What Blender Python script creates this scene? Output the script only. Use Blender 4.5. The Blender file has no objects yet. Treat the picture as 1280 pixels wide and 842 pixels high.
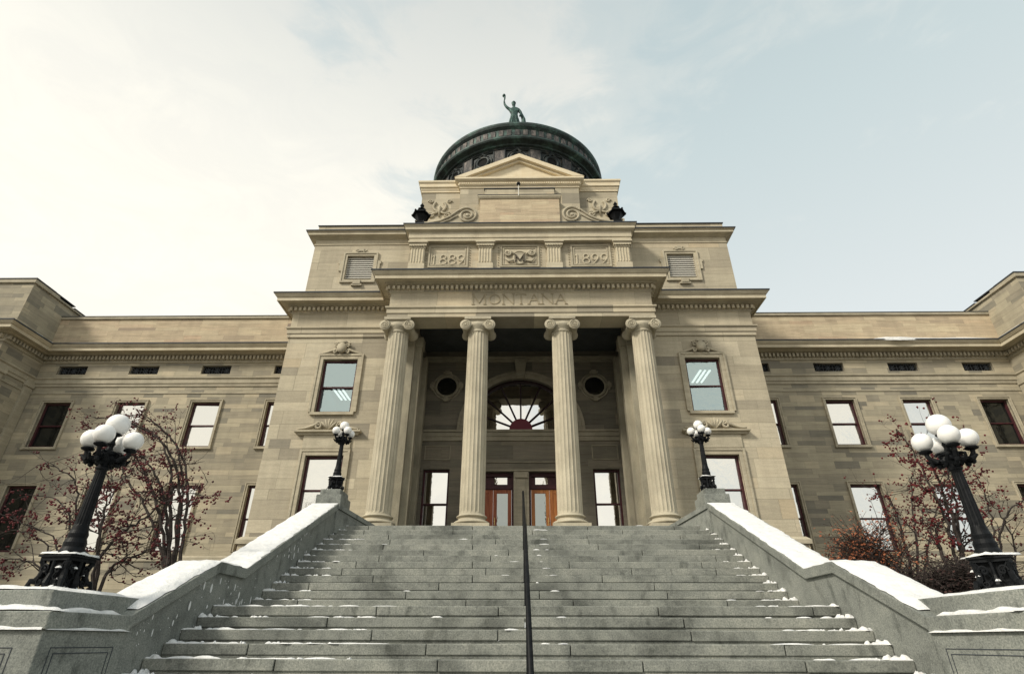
import bpy, math, random
from mathutils import Vector, Matrix
R = math.radians
S = bpy.context.scene
COL = S.collection
random.seed(7)

# ------------------------------------------------------------------ camera
cam_d = bpy.data.cameras.new('camera'); cam = bpy.data.objects.new('camera', cam_d); COL.objects.link(cam)
cam_d.sensor_width = 36.0; cam_d.lens = 690.7/1280*36
cam_d.clip_start = 0.05; cam_d.clip_end = 3000
cam.matrix_world = (Matrix.Translation((-.054, 0, 0)) @ Matrix.Rotation(R(.8255), 4, 'Z')
                    @ Matrix.Rotation(R(90+28.89), 4, 'X') @ Matrix.Rotation(R(.105), 4, 'Z'))
S.camera = cam

# ------------------------------------------------------------------ world and sun
SUN_EL, SUN_AZ = R(38), R(-52)       # azimuth measured from the direction the camera's back faces, towards the left
W = bpy.data.worlds.new('World'); S.world = W; W.use_nodes = True
nt = W.node_tree; nt.nodes.clear()
def N(t, typ, **kw):
    n = t.nodes.new(typ)
    for k, v in kw.items(): setattr(n, k, v)
    return n
def ramp(t, fac, stops, interp='LINEAR'):
    n = N(t, 'ShaderNodeValToRGB'); n.color_ramp.interpolation = interp
    el = n.color_ramp.elements
    while len(el) < len(stops): el.new(0.5)
    for e, (p, c) in zip(el, stops):
        e.position = p; e.color = (*c, 1) if len(c) == 3 else c
    t.links.new(fac, n.inputs[0]); return n.outputs[0]
def math_(t, op, a, b=None, c=None):
    n = N(t, 'ShaderNodeMath', operation=op)
    for i, v in enumerate((a, b, c)):
        if v is None: continue
        if isinstance(v, (int, float)): n.inputs[i].default_value = v
        else: t.links.new(v, n.inputs[i])
    return n.outputs[0]
def mixc(t, fac, a, b, mode='MIX'):
    n = N(t, 'ShaderNodeMix', data_type='RGBA', blend_type=mode)
    if isinstance(fac, (int, float)): n.inputs[0].default_value = fac
    else: t.links.new(fac, n.inputs[0])
    for i, v in ((6, a), (7, b)):
        if isinstance(v, tuple): n.inputs[i].default_value = (*v, 1)
        else: t.links.new(v, n.inputs[i])
    return n.outputs[2]
out = N(nt, 'ShaderNodeOutputWorld'); bg = N(nt, 'ShaderNodeBackground')
sky = N(nt, 'ShaderNodeTexSky', sky_type='NISHITA'); sky.sun_disc = False
sky.sun_elevation = SUN_EL; sky.sun_rotation = R(180)-SUN_AZ*-1; sky.dust_density = 3.0
tc = N(nt, 'ShaderNodeTexCoord')
mp = N(nt, 'ShaderNodeMapping'); nt.links.new(tc.outputs['Generated'], mp.inputs[0]); mp.inputs['Scale'].default_value = (1, 1, 2.2)
mp.inputs['Location'].default_value = (.35, .1, .0)
n1 = N(nt, 'ShaderNodeTexNoise'); n1.inputs['Scale'].default_value = 2.1; n1.inputs['Detail'].default_value = 8; n1.inputs['Roughness'].default_value = .56
n1.inputs['Distortion'].default_value = .35
nt.links.new(mp.outputs[0], n1.inputs[0])
sep = N(nt, 'ShaderNodeSeparateXYZ'); nt.links.new(tc.outputs['Generated'], sep.inputs[0])
# cloud cover: thick towards the left, thin veil towards the right
n2 = N(nt, 'ShaderNodeTexNoise'); n2.inputs['Scale'].default_value = 6.5; n2.inputs['Detail'].default_value = 9; n2.inputs['Roughness'].default_value = .66; n2.inputs['Distortion'].default_value = .9
nt.links.new(mp.outputs[0], n2.inputs[0])
cov = math_(nt, 'ADD', math_(nt, 'MULTIPLY', n1.outputs['Fac'], .72), math_(nt, 'MULTIPLY', n2.outputs['Fac'], .30))
cov = math_(nt, 'ADD', cov, math_(nt, 'MULTIPLY', sep.outputs[0], -.36))
cov = math_(nt, 'ADD', cov, math_(nt, 'MULTIPLY', sep.outputs[1], -.10)); cov = math_(nt, 'ADD', cov, .05)
cm = ramp(nt, cov, [(.34, (0, 0, 0)), (.47, (.35, .35, .35)), (.60, (1, 1, 1))], 'EASE')
haze = ramp(nt, sep.outputs[2], [(.15, (1, 1, 1)), (.45, (.93, .95, .95)), (.7, (.76, .84, .86)), (1.0, (.55, .66, .70))])
hz = N(nt, 'ShaderNodeMix', data_type='RGBA', blend_type='MULTIPLY'); hz.inputs[0].default_value = 1; nt.links.new(haze, hz.inputs[6]); hz.inputs[7].default_value = (9.4, 9.7, 9.3, 1)
veil = mixc(nt, .72, sky.outputs[0], hz.outputs[2])              # thin high haze in front of the blue
cloudc = ramp(nt, sep.outputs[2], [(0.0, (10.4, 9.85, 8.5)), (.5, (10.0, 9.55, 8.4)), (.68, (8.9, 8.7, 7.9)), (.84, (6.6, 6.8, 6.5)), (1.0, (4.4, 4.9, 5.0))])
cloudc = mixc(nt, math_(nt, 'MULTIPLY', ramp(nt, n2.outputs['Fac'], [(.42, (1, 1, 1)), (.62, (0, 0, 0))]), .22), cloudc, (6.9, 7.0, 6.8))
skyc = mixc(nt, cm, veil, cloudc)
nt.links.new(skyc, bg.inputs[0]); bg.inputs[1].default_value = .095
nt.links.new(bg.outputs[0], out.inputs[0])
sd = bpy.data.lights.new('sun', 'SUN'); sun = bpy.data.objects.new('sun', sd); COL.objects.link(sun)
sd.energy = 2.9; sd.angle = R(10); sd.color = (1, .93, .80)
sdir = Vector((math.sin(SUN_AZ)*math.cos(SUN_EL), -math.cos(SUN_AZ)*math.cos(SUN_EL), math.sin(SUN_EL)))
sun.rotation_euler = sdir.to_track_quat('Z', 'Y').to_euler()
sky.sun_rotation = math.atan2(sdir.x, sdir.y)
S.view_settings.view_transform = 'Standard'; S.view_settings.look = 'None'; S.view_settings.gamma = 1
S.view_settings.use_curve_mapping = False; S.view_settings.exposure = 0.25
S.render.engine = 'CYCLES'; S.cycles.max_bounces = 6

# ------------------------------------------------------------------ materials
def newmat(name, rough=.85, base=None, metal=0.0, spec=.3):
    m = bpy.data.materials.new(name); m.use_nodes = True; t = m.node_tree
    b = t.nodes['Principled BSDF']; b.inputs['Roughness'].default_value = rough
    b.inputs['Metallic'].default_value = metal; b.inputs['Specular IOR Level'].default_value = spec
    if base: b.inputs['Base Color'].default_value = (*base, 1)
    return m, t, b
def noise(t, scale, detail=4, rough=.5, vec=None, sc=None, dist=0):
    n = N(t, 'ShaderNodeTexNoise'); n.inputs['Scale'].default_value = scale; n.inputs['Detail'].default_value = detail
    n.inputs['Roughness'].default_value = rough; n.inputs['Distortion'].default_value = dist
    if vec is None:
        tcn = N(t, 'ShaderNodeTexCoord'); vec = tcn.outputs['Object']
    if sc:
        mpn = N(t, 'ShaderNodeMapping'); mpn.inputs['Scale'].default_value = sc; t.links.new(vec, mpn.inputs[0]); vec = mpn.outputs[0]
    t.links.new(vec, n.inputs[0]); return n.outputs['Fac']
def bump(t, b, h, strength=.3, dist=.02):
    n = N(t, 'ShaderNodeBump'); n.inputs['Strength'].default_value = strength; n.inputs['Distance'].default_value = dist
    t.links.new(h, n.inputs['Height']); t.links.new(n.outputs[0], b.inputs['Normal'])

def ashlar(name, ch, bw, stops, joint=.35, streak=.35, jw=.012):
    """coursed sandstone: every block takes its own colour; courses ch high, blocks about bw long"""
    m, t, b = newmat(name, .9)
    L = t.links.new
    tcn = N(t, 'ShaderNodeTexCoord'); geo = N(t, 'ShaderNodeNewGeometry')
    s = N(t, 'ShaderNodeSeparateXYZ'); L(tcn.outputs['Object'], s.inputs[0])
    g = N(t, 'ShaderNodeSeparateXYZ'); L(geo.outputs['Normal'], g.inputs[0])
    side = math_(t, 'GREATER_THAN', math_(t, 'ABSOLUTE', g.outputs[0]), .7)
    u = math_(t, 'ADD', math_(t, 'MULTIPLY', s.outputs[0], math_(t, 'SUBTRACT', 1, side)), math_(t, 'MULTIPLY', s.outputs[1], side))
    u = math_(t, 'ADD', u, 100.37); z = math_(t, 'ADD', s.outputs[2], 50.03)
    zr = math_(t, 'DIVIDE', z, ch)
    zr = math_(t, 'ADD', zr, math_(t, 'MULTIPLY', math_(t, 'SINE', math_(t, 'MULTIPLY', zr, 1.9)), .22))   # courses of uneven height
    row = math_(t, 'FLOOR', zr)
    wr = N(t, 'ShaderNodeTexWhiteNoise', noise_dimensions='1D'); L(row, wr.inputs['W'])
    wid = math_(t, 'MULTIPLY', math_(t, 'ADD', .7, math_(t, 'MULTIPLY', wr.outputs[0], .7)), bw)
    ur = math_(t, 'ADD', math_(t, 'DIVIDE', u, wid), math_(t, 'MULTIPLY', wr.outputs[0], 37.3))
    ur = math_(t, 'ADD', ur, math_(t, 'MULTIPLY', math_(t, 'SINE', math_(t, 'MULTIPLY', ur, 2.3)), .2))
    cell = math_(t, 'FLOOR', ur)
    cv = N(t, 'ShaderNodeCombineXYZ'); L(cell, cv.inputs[0]); L(row, cv.inputs[1]); L(side, cv.inputs[2])
    wn = N(t, 'ShaderNodeTexWhiteNoise', noise_dimensions='3D'); L(cv.outputs[0], wn.inputs['Vector'])
    col = ramp(t, wn.outputs['Value'], stops)
    # bedding streaks inside each block, shifted from block to block
    off = N(t, 'ShaderNodeVectorMath', operation='MULTIPLY_ADD'); L(wn.outputs['Color'], off.inputs[0]); off.inputs[1].default_value = (9, 9, 9)
    L(tcn.outputs['Object'], off.inputs[2])
    st = noise(t, 1.0, 5, .6, off.outputs[0], (1.2, 1.2, 14), .5)
    col = mixc(t, streak, col, ramp(t, st, [(.3, (.22, .2, .18)), (.5, (.5, .5, .5)), (.7, (.74, .72, .66))]), 'OVERLAY')
    big = noise(t, .35, 5, .6, tcn.outputs['Object'], (1, 1, .8))
    col = mixc(t, .22, col, ramp(t, big, [(.33, (.3, .3, .3)), (.65, (.7, .69, .66))]), 'OVERLAY')
    fine = noise(t, 38, 3, .6)
    col = mixc(t, .16, col, ramp(t, fine, [(.3, (.2, .2, .2)), (.7, (.8, .8, .8))]), 'OVERLAY')
    drip = noise(t, 1.0, 4, .6, tcn.outputs['Object'], (3.2, 3.2, .25))
    col = mixc(t, .16, col, ramp(t, drip, [(.35, (.25, .26, .25)), (.6, (.55, .55, .54))]), 'OVERLAY')
    # joints
    fz = math_(t, 'FRACT', zr); fu = math_(t, 'FRACT', ur)
    jz = math_(t, 'LESS_THAN', math_(t, 'MINIMUM', fz, math_(t, 'SUBTRACT', 1, fz)), jw/ch)
    ju = math_(t, 'LESS_THAN', math_(t, 'MINIMUM', fu, math_(t, 'SUBTRACT', 1, fu)), jw*.8/bw)
    j = math_(t, 'MAXIMUM', jz, ju)
    col = mixc(t, math_(t, 'MULTIPLY', j, joint), col, (.13, .12, .09))
    L(col, b.inputs['Base Color'])
    h = math_(t, 'SUBTRACT', math_(t, 'ADD', math_(t, 'MULTIPLY', st, .35), math_(t, 'MULTIPLY', fine, .25)), math_(t, 'MULTIPLY', j, .5))
    h = math_(t, 'ADD', h, math_(t, 'MULTIPLY', wn.outputs['Value'], .25))
    bump(t, b, h, .35, .015)
    return m
TAN = [(0, (.27, .245, .195)), (.05, (.33, .295, .23)), (.18, (.40, .355, .27)), (.45, (.445, .395, .30)), (.7, (.48, .43, .325)), (.88, (.52, .465, .355)), (1, (.47, .395, .28))]
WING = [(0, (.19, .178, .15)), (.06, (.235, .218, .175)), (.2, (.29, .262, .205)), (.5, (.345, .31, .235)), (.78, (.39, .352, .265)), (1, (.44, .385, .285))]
PARA = [(0, (.19, .145, .12)), (.03, (.26, .21, .17)), (.06, (.44, .36, .26)), (.5, (.50, .41, .29)), (.85, (.53, .45, .32)), (1, (.47, .35, .25))]
M = {}
M['stone'] = ashlar('sandstone_ashlar', .42, 1.3, TAN, .42, .2, .007)
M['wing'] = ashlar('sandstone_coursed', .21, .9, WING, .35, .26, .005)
M['parapet'] = ashlar('sandstone_parapet', .2, .95, PARA, .2, .35, .006)
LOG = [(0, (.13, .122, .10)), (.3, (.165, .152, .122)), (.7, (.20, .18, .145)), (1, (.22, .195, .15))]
M['loggia'] = ashlar('recess_shade_sandstone', .42, 1.3, LOG, .25, .35, .008)  # loggia stone: shade of the recess put into a darker colour

def plainstone(name, c0, c1, streak=.3, rough=.88, zs=6):
    m, t, b = newmat(name, rough)
    tcn = N(t, 'ShaderNodeTexCoord')
    a = noise(t, 1.3, 6, .6, tcn.outputs['Object'], (1, 1, zs), .3)
    col = ramp(t, a, [(.3, c0), (.68, c1)])
    f = noise(t, 45, 3, .6)
    col = mixc(t, .25, col, ramp(t, f, [(.3, (.25, .25, .25)), (.7, (.78, .78, .78))]), 'OVERLAY')
    d = noise(t, 2.2, 5, .65, tcn.outputs['Object'], (1, 1, .3))
    col = mixc(t, streak, col, ramp(t, d, [(.34, (.22, .22, .2)), (.6, (.6, .6, .58))]), 'OVERLAY')
    t.links.new(col, b.inputs['Base Color']); bump(t, b, math_(t, 'ADD', f, math_(t, 'MULTIPLY', a, .6)), .3, .012)
    return m
M['trim'] = plainstone('dressed_sandstone', (.37, .33, .25), (.49, .44, .335))
M['cornice'] = plainstone('cornice_sandstone', (.46, .405, .30), (.58, .52, .395), .22)
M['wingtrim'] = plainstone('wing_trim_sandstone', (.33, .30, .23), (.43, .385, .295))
M['column'] = plainstone('column_sandstone', (.40, .36, .275), (.49, .445, .345), .3, zs=1.5)
M['pale'] = plainstone('sunlight_toned_sandstone', (.64, .55, .40), (.74, .65, .48), .14)  # upper cornice and pediment: sunlight put into a paler stone colour
M['carve'] = plainstone('carved_shadow_sandstone', (.29, .25, .175), (.36, .31, .22))  # letter strokes: shadow of the carving put into darker stone
M['logtrim'] = plainstone('recess_shade_trim_sandstone', (.24, .22, .17), (.34, .305, .235))  # loggia trim lowered in tone too, carrying the recess shade
M['logpil'] = plainstone('recess_shade_pilaster_sandstone', (.27, .25, .195), (.37, .335, .255), .45, zs=1)  # weathered pilaster stone, darkened further as recess shade
M['darkplaster'] = plainstone('shade_toned_plaster', (.05, .056, .058), (.075, .08, .08))  # loggia ceiling nearly black, its shade put into the plaster colour

def granite(name, c0, c1, stain=.45, big=.9):
    m, t, b = newmat(name, .8)
    tcn = N(t, 'ShaderNodeTexCoord')
    sp = noise(t, 55, 3, .75)
    col = ramp(t, sp, [(.30, tuple(x*.6 for x in c0)), (.44, c0), (.58, c1), (.70, tuple(min(1, x*1.25) for x in c1))])
    st = noise(t, big, 6, .68, tcn.outputs['Object'], (1, 1, 1.6), .4)
    col = mixc(t, stain, col, ramp(t, st, [(.32, (.12, .13, .12)), (.5, (.46, .47, .45)), (.68, (.7, .69, .65))]), 'OVERLAY')
    s2 = noise(t, 5, 5, .6, tcn.outputs['Object'], (1, 1, .5), .2)
    col = mixc(t, .5, col, ramp(t, s2, [(.3, (.08, .09, .08)), (.45, (.5, .5, .5)), (.7, (.58, .58, .56))]), 'OVERLAY')
    t.links.new(col, b.inputs['Base Color']); bump(t, b, math_(t, 'ADD', sp, math_(t, 'MULTIPLY', s2, .8)), .35, .01)
    return m
M['granite'] = granite('granite_steps', (.20, .207, .195), (.262, .266, .245), .7)
M['granite_wall'] = granite('granite_cheek_wall', (.19, .202, .19), (.262, .27, .25))

def snowmat():
    m, t, b = newmat('snow', .7)
    a = noise(t, 9, 5, .6); c = noise(t, 60, 3, .6)
    t.links.new(ramp(t, a, [(.3, (.66, .67, .68)), (.6, (.8, .8, .79))]), b.inputs['Base Color'])
    b.inputs['Subsurface Weight'].default_value = .15; b.inputs['Subsurface Radius'].default_value = (.03, .03, .03)
    d_ = noise(t, 3, 5, .65); bump(t, b, math_(t, 'ADD', math_(t, 'ADD', a, math_(t, 'MULTIPLY', c, .4)), d_), .8, .03); return m
M['snow'] = snowmat()
def copper():
    m, t, b = newmat('patinated_copper', .6, metal=.25)
    a = noise(t, 1.1, 7, .7, None, (1, 1, 1.6), .6); d = noise(t, 6, 5, .7, None, (1, 1, .4))
    col = ramp(t, a, [(.33, (.02, .026, .028)), (.5, (.04, .06, .058)), (.62, (.07, .13, .115)), (.72, (.16, .2, .17))])
    col = mixc(t, .5, col, ramp(t, d, [(.3, (.2, .2, .2)), (.7, (.75, .72, .7))]), 'OVERLAY')
    t.links.new(col, b.inputs['Base Color']); bump(t, b, d, .3, .03); return m
M['copper'] = copper()
m, t, b = newmat('dark_patinated_copper', .6, metal=.2)
a = noise(t, 2.4, 6, .75); t.links.new(ramp(t, a, [(.35, (.016, .02, .024)), (.55, (.035, .045, .045)), (.68, (.14, .12, .105))]), b.inputs['Base Color']); M['copper_dark'] = m
m, t, b = newmat('streaked_brown_copper', .7, metal=.1)
a = noise(t, 3.2, 7, .75, None, (1, 1, .45)); t.links.new(ramp(t, a, [(.36, (.03, .034, .036)), (.5, (.085, .08, .078)), (.66, (.24, .21, .19))]), b.inputs['Base Color']); M['copper_pale'] = m
m, t, b = newmat('green_bronze', .55, metal=.35)
a = noise(t, 3, 6, .7); t.links.new(ramp(t, a, [(.35, (.015, .03, .028)), (.65, (.06, .12, .105))]), b.inputs['Base Color']); M['bronze'] = m
m, t, b = newmat('painted_cast_iron', .5, metal=0, spec=.12)
a = noise(t, 14, 4, .6); t.links.new(ramp(t, a, [(.35, (.004, .005, .006)), (.7, (.012, .013, .015))]), b.inputs['Base Color']); bump(t, b, a, .2, .01); M['iron'] = m
m, t, b = newmat('dark_red_paint', .5)
a = noise(t, 6, 4, .6); t.links.new(ramp(t, a, [(.3, (.035, .010, .013)), (.7, (.07, .018, .022))]), b.inputs['Base Color']); M['redframe'] = m
m, t, b = newmat('blackened_red_paint', .6, (.018, .006, .008)); M['darkframe'] = m
m, t, b = newmat('black_opening', .95, (.008, .008, .008)); M['black'] = m
m, t, b = newmat('lead_flashing', .7, (.045, .052, .062)); M['lead'] = m
m, t, b = newmat('varnished_oak', .4)
a = noise(t, 3, 6, .65, None, (6, 6, .5), .4); t.links.new(ramp(t, a, [(.3, (.30, .09, .025)), (.55, (.50, .19, .055)), (.75, (.62, .29, .10))]), b.inputs['Base Color']); M['oak'] = m
m, t, b = newmat('red_mahogany', .4)
a = noise(t, 3, 6, .65, None, (6, 6, .5), .4); t.links.new(ramp(t, a, [(.3, (.22, .05, .02)), (.7, (.44, .14, .06))]), b.inputs['Base Color']); M['mahog'] = m
m, t, b = newmat('brass', .25, (.8, .6, .25), metal=1); M['brass'] = m
m, t, b = newmat('frosted_globe_glass', .35, spec=.5)
a = noise(t, 3, 3, .5); t.links.new(ramp(t, a, [(.3, (.80, .80, .79)), (.7, (.88, .87, .85))]), b.inputs['Base Color'])
b.inputs['Subsurface Weight'].default_value = .4; b.inputs['Subsurface Radius'].default_value = (.15, .15, .15); M['globe'] = m
m, t, b = newmat('painted_louvre_wood', .7, (.72, .70, .64)); M['louvre'] = m

def glass(name, refl, tint, inner, ripple=.22):
    m = bpy.data.materials.new(name); m.use_nodes = True; t = m.node_tree; t.nodes.clear()
    o = N(t, 'ShaderNodeOutputMaterial'); g = N(t, 'ShaderNodeBsdfGlossy'); g.inputs['Roughness'].default_value = .015
    g.inputs[0].default_value = (*tint, 1)
    d = N(t, 'ShaderNodeBsdfDiffuse'); mx = N(t, 'ShaderNodeMixShader'); mx.inputs[0].default_value = refl
    a = noise(t, .9, 4, .6); t.links.new(ramp(t, a, [(.35, tuple(x*.7 for x in inner)), (.7, inner)]), d.inputs[0])
    t.links.new(d.outputs[0], mx.inputs[1]); t.links.new(g.outputs[0], mx.inputs[2]); t.links.new(mx.outputs[0], o.inputs[0])
    n = noise(t, 1.7, 4, .55); bp = N(t, 'ShaderNodeBump'); bp.inputs['Strength'].default_value = ripple; bp.inputs['Distance'].default_value = .05
    t.links.new(n, bp.inputs['Height']); t.links.new(bp.outputs[0], g.inputs['Normal'])
    return m
M['glass_bright'] = glass('window_glass', .80, (.95, .95, .92), (.05, .05, .045))
M['glass_blue'] = glass('office_window_glass', .5, (.74, .90, .93), (.07, .12, .13), .75)
M['glass_flat'] = glass('fanlight_glass', .85, (.95, .96, .96), (.02, .02, .02), .04)
M['glass_dark'] = glass('shaded_window_glass', .09, (.8, .85, .85), (.012, .013, .013))
M['glass_door'] = glass('door_glass', .38, (.8, .88, .88), (.03, .035, .035))

m, t, b = newmat('office_paint', .9, (.10, .17, .18)); M['room'] = m
m, t, b = newmat('lit_strip_light', .9, (.8, .8, .8)); b.inputs['Emission Color'].default_value = (1, .98, .9, 1); b.inputs['Emission Strength'].default_value = 1.1; M['strip'] = m
m = M['glass_blue']; t = m.node_tree; mx = [n for n in t.nodes if n.type == 'MIX_SHADER'][0]; tr = N(t, 'ShaderNodeBsdfTransparent'); tr.inputs[0].default_value = (.75, .9, .92, 1)
t.links.new(tr.outputs[0], mx.inputs[1])
# ------------------------------------------------------------------ mesh builder
class MB:
    def __init__(s): s.v = []; s.f = []
    def add(s, v, f):
        o = len(s.v); s.v += [tuple(p) for p in v]; s.f += [tuple(i+o for i in q) for q in f]
    def box(s, x0, x1, y0, y1, z0, z1):
        if x0 > x1: x0, x1 = x1, x0
        s.add([(x0,y0,z0),(x1,y0,z0),(x1,y1,z0),(x0,y1,z0),(x0,y0,z1),(x1,y0,z1),(x1,y1,z1),(x0,y1,z1)],
              [(0,3,2,1),(4,5,6,7),(0,1,5,4),(1,2,6,5),(2,3,7,6),(3,0,4,7)])
    def lathe(s, cx, cy, prof, n=24, z0=0, a0=0):
        o = len(s.v)
        for r, z in prof:
            for k in range(n):
                a = a0+2*math.pi*k/n; s.v.append((cx+r*math.cos(a), cy+r*math.sin(a), z0+z))
        for i in range(len(prof)-1):
            for k in range(n):
                s.f.append((o+i*n+k, o+i*n+(k+1)%n, o+(i+1)*n+(k+1)%n, o+(i+1)*n+k))
        s.f.append(tuple(o+k for k in range(n))[::-1]); s.f.append(tuple(o+(len(prof)-1)*n+k for k in range(n)))
    def tube(s, pts, rad, n=6, closed=False):
        pts = [Vector(p) for p in pts]; o = len(s.v); m = len(pts)
        if not isinstance(rad, (list, tuple)): rad = [rad]*m
        ref = None
        for i, p in enumerate(pts):
            a = pts[(i-1) % m] if (closed or i) else p; c = pts[(i+1) % m] if (closed or i < m-1) else p
            d = (c-a); d = d.normalized() if d.length > 1e-9 else Vector((0, 0, 1))
            if ref is None:
                ref = d.cross(Vector((0, 0, 1)));
                if ref.length < 1e-3: ref = d.cross(Vector((1, 0, 0)))
            ref = (ref - d*ref.dot(d))
            if ref.length < 1e-6: ref = d.orthogonal()
            ref.normalize(); b2 = d.cross(ref)
            for k in range(n):
                t_ = 2*math.pi*k/n; s.v.append(tuple(p + (ref*math.cos(t_)+b2*math.sin(t_))*rad[i]))
        for i in range(m if closed else m-1):
            j = (i+1) % m
            for k in range(n): s.f.append((o+i*n+k, o+i*n+(k+1)%n, o+j*n+(k+1)%n, o+j*n+k))
        if not closed:
            s.f.append(tuple(o+k for k in range(n))[::-1]); s.f.append(tuple(o+(m-1)*n+k for k in range(n)))
    def prism_y(s, poly, y0, y1):           # polygon in x,z extruded along y
        n = len(poly); o = len(s.v)
        s.v += [(x, y0, z) for x, z in poly] + [(x, y1, z) for x, z in poly]
        s.f.append(tuple(o+i for i in range(n))); s.f.append(tuple(o+n+i for i in range(n))[::-1])
        for i in range(n): j = (i+1) % n; s.f.append((o+i, o+n+i, o+n+j, o+j))
    def prism_x(s, poly, x0, x1):           # polygon in y,z extruded along x
        n = len(poly); o = len(s.v)
        s.v += [(x0, y, z) for y, z in poly] + [(x1, y, z) for y, z in poly]
        s.f.append(tuple(o+i for i in range(n))[::-1]); s.f.append(tuple(o+n+i for i in range(n)))
        for i in range(n): j = (i+1) % n; s.f.append((o+i, o+j, o+n+j, o+n+i))
    def prism_z(s, poly, z0, z1):
        n = len(poly); o = len(s.v)
        z1 = z1 if isinstance(z1, (list, tuple)) else [z1]*n
        s.v += [(x, y, z0) for x, y in poly] + [(x, y, z1[i]) for i, (x, y) in enumerate(poly)]
        s.f.append(tuple(o+i for i in range(n))[::-1]); s.f.append(tuple(o+n+i for i in range(n)))
        for i in range(n): j = (i+1) % n; s.f.append((o+i, o+j, o+n+j, o+n+i))
    def sweep(s, path, prof, cap=True):     # path in plan, left to right; profile (out, z)
        o = len(s.v); P = [Vector(p) for p in path]; m = len(P); n = len(prof)
        for i, p in enumerate(P):
            def nr(a, b): d = (b-a).normalized(); return Vector((d.y, -d.x))
            if i == 0: w = nr(P[0], P[1])
            elif i == m-1: w = nr(P[-2], P[-1])
            else:
                a, b = nr(P[i-1], p), nr(p, P[i+1]); w = (a+b); w = w/ (w.dot(a))
            for q, z in prof: s.v.append((p.x+w.x*q, p.y+w.y*q, z))
        for i in range(m-1):
            for k in range(n-1): s.f.append((o+i*n+k, o+(i+1)*n+k, o+(i+1)*n+k+1, o+i*n+k+1))
        if cap:
            s.f.append(tuple(o+k for k in range(n))); s.f.append(tuple(o+(m-1)*n+k for k in range(n))[::-1])
    def wall(s, y, x0, x1, z0, z1, holes, depth=.25):   # wall facing -y with rectangular holes and their reveals
        xs = sorted({x0, x1, *[h[0] for h in holes], *[h[1] for h in holes]}); zs = sorted({z0, z1, *[h[2] for h in holes], *[h[3] for h in holes]})
        for i in range(len(xs)-1):
            for k in range(len(zs)-1):
                cx, cz = (xs[i]+xs[i+1])/2, (zs[k]+zs[k+1])/2
                if any(h[0] < cx < h[1] and h[2] < cz < h[3] for h in holes): continue
                s.add([(xs[i],y,zs[k]),(xs[i+1],y,zs[k]),(xs[i+1],y,zs[k+1]),(xs[i],y,zs[k+1])], [(0,1,2,3)])
        for a, b_, c, d in holes:
            Y = y+depth
            s.add([(a,y,c),(b_,y,c),(b_,y,d),(a,y,d),(a,Y,c),(b_,Y,c),(b_,Y,d),(a,Y,d)], [(0,4,5,1),(1,5,6,2),(2,6,7,3),(3,7,4,0)])
    def build(s, name, mat, parent=None, smooth=False, bevel=0):
        me = bpy.data.meshes.new(name); me.from_pydata(s.v, [], s.f); me.materials.append(M[mat] if isinstance(mat, str) else mat)
        if smooth:
            for p in me.polygons: p.use_smooth = True
        me.update(); o = bpy.data.objects.new(name, me); COL.objects.link(o)
        if bevel:
            bv = o.modifiers.new('bevel', 'BEVEL'); bv.width = bevel; bv.segments = 2; bv.limit_method = 'ANGLE'
        if parent: par(o, parent)
        return o
def wloc(o):
    v = Vector(o.location)
    while o.parent: o = o.parent; v += Vector(o.location)
    return v
def par(o, p):
    o.parent = p; o.location = Vector(o.location) - wloc(p)      # only translated parents are used
    # meshes are written in world coordinates, so shift the child back by its parent's place
def tag(o, label=None, cat=None, group=None, kind=None):
    if label: o['label'] = label
    if cat: o['category'] = cat
    if group: o['group'] = group
    if kind: o['kind'] = kind
    return o
def empty(name, loc=(0, 0, 0)):
    o = bpy.data.objects.new(name, None); COL.objects.link(o); o.location = loc; o.empty_display_size = .3; return o
def copy_tree(o, parent=None):
    c = o.copy(); COL.objects.link(c)
    if parent: c.parent = parent
    for ch in list(o.children): copy_tree(ch, c)
    return c
def spiral(cx, cz, y, r0, r1, turns, a0, sgn=1, n=40):
    return [(cx+sgn*(r0+(r1-r0)*k/n)*math.cos(a0+2*math.pi*turns*k/n), y, cz+(r0+(r1-r0)*k/n)*math.sin(a0+2*math.pi*turns*k/n)) for k in range(n+1)]

# ------------------------------------------------------------------ setting
GZ = -1.62
def gh(x, y):
    ax = abs(x)
    t_ = min(1, max(0, (y-6.6)/1.6)); t_ = t_*t_*(3-2*t_)
    side = 1 if ax > 5.0 else 0
    return GZ + side*t_*1.75
xs = [-900, -300, -120, -60, -40, -30, -24, -18, -14, -11, -9, -7.5, -6.5, -5.7, -5.06, -4.9, 4.9, 5.06, 5.7, 6.5, 7.5, 9, 11, 14, 18, 24, 30, 40, 60, 120, 300, 900]
ys = [-900, -300, -100, -40, -15, -5, 0, 3, 5, 6.2, 6.6, 7, 7.4, 7.8, 8.2, 9, 12, 16, 20, 25, 40, 80, 200, 900]
g = MB(); g.v = [(x, y, gh(x, y)+(random.uniform(-.02, .02) if abs(x) > 5.5 else 0)) for y in ys for x in xs]
nx = len(xs); g.f = [(j*nx+i, j*nx+i+1, (j+1)*nx+i+1, (j+1)*nx+i) for j in range(len(ys)-1) for i in range(nx-1)]
m, t, b = newmat('low_bounce_snowy_grass', .9)  # unseen ground kept dark to throw less light upward
a = noise(t, .6, 8, .7); t.links.new(ramp(t, a, [(.45, (.06, .05, .035)), (.60, (.12, .11, .09)), (.74, (.6, .6, .6))]), b.inputs['Base Color']); M['lawn'] = m
tag(g.build('ground', 'lawn', smooth=True), kind='structure', label='unseen lawn with thin snow patches around the building, darkened to cut bounced light')
p = MB(); p.box(-5.2, 5.2, -25, 4.4, GZ-.1, GZ+.004); tag(p.build('path', 'granite'), kind='structure', label='paved approach to the stairs')

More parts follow.
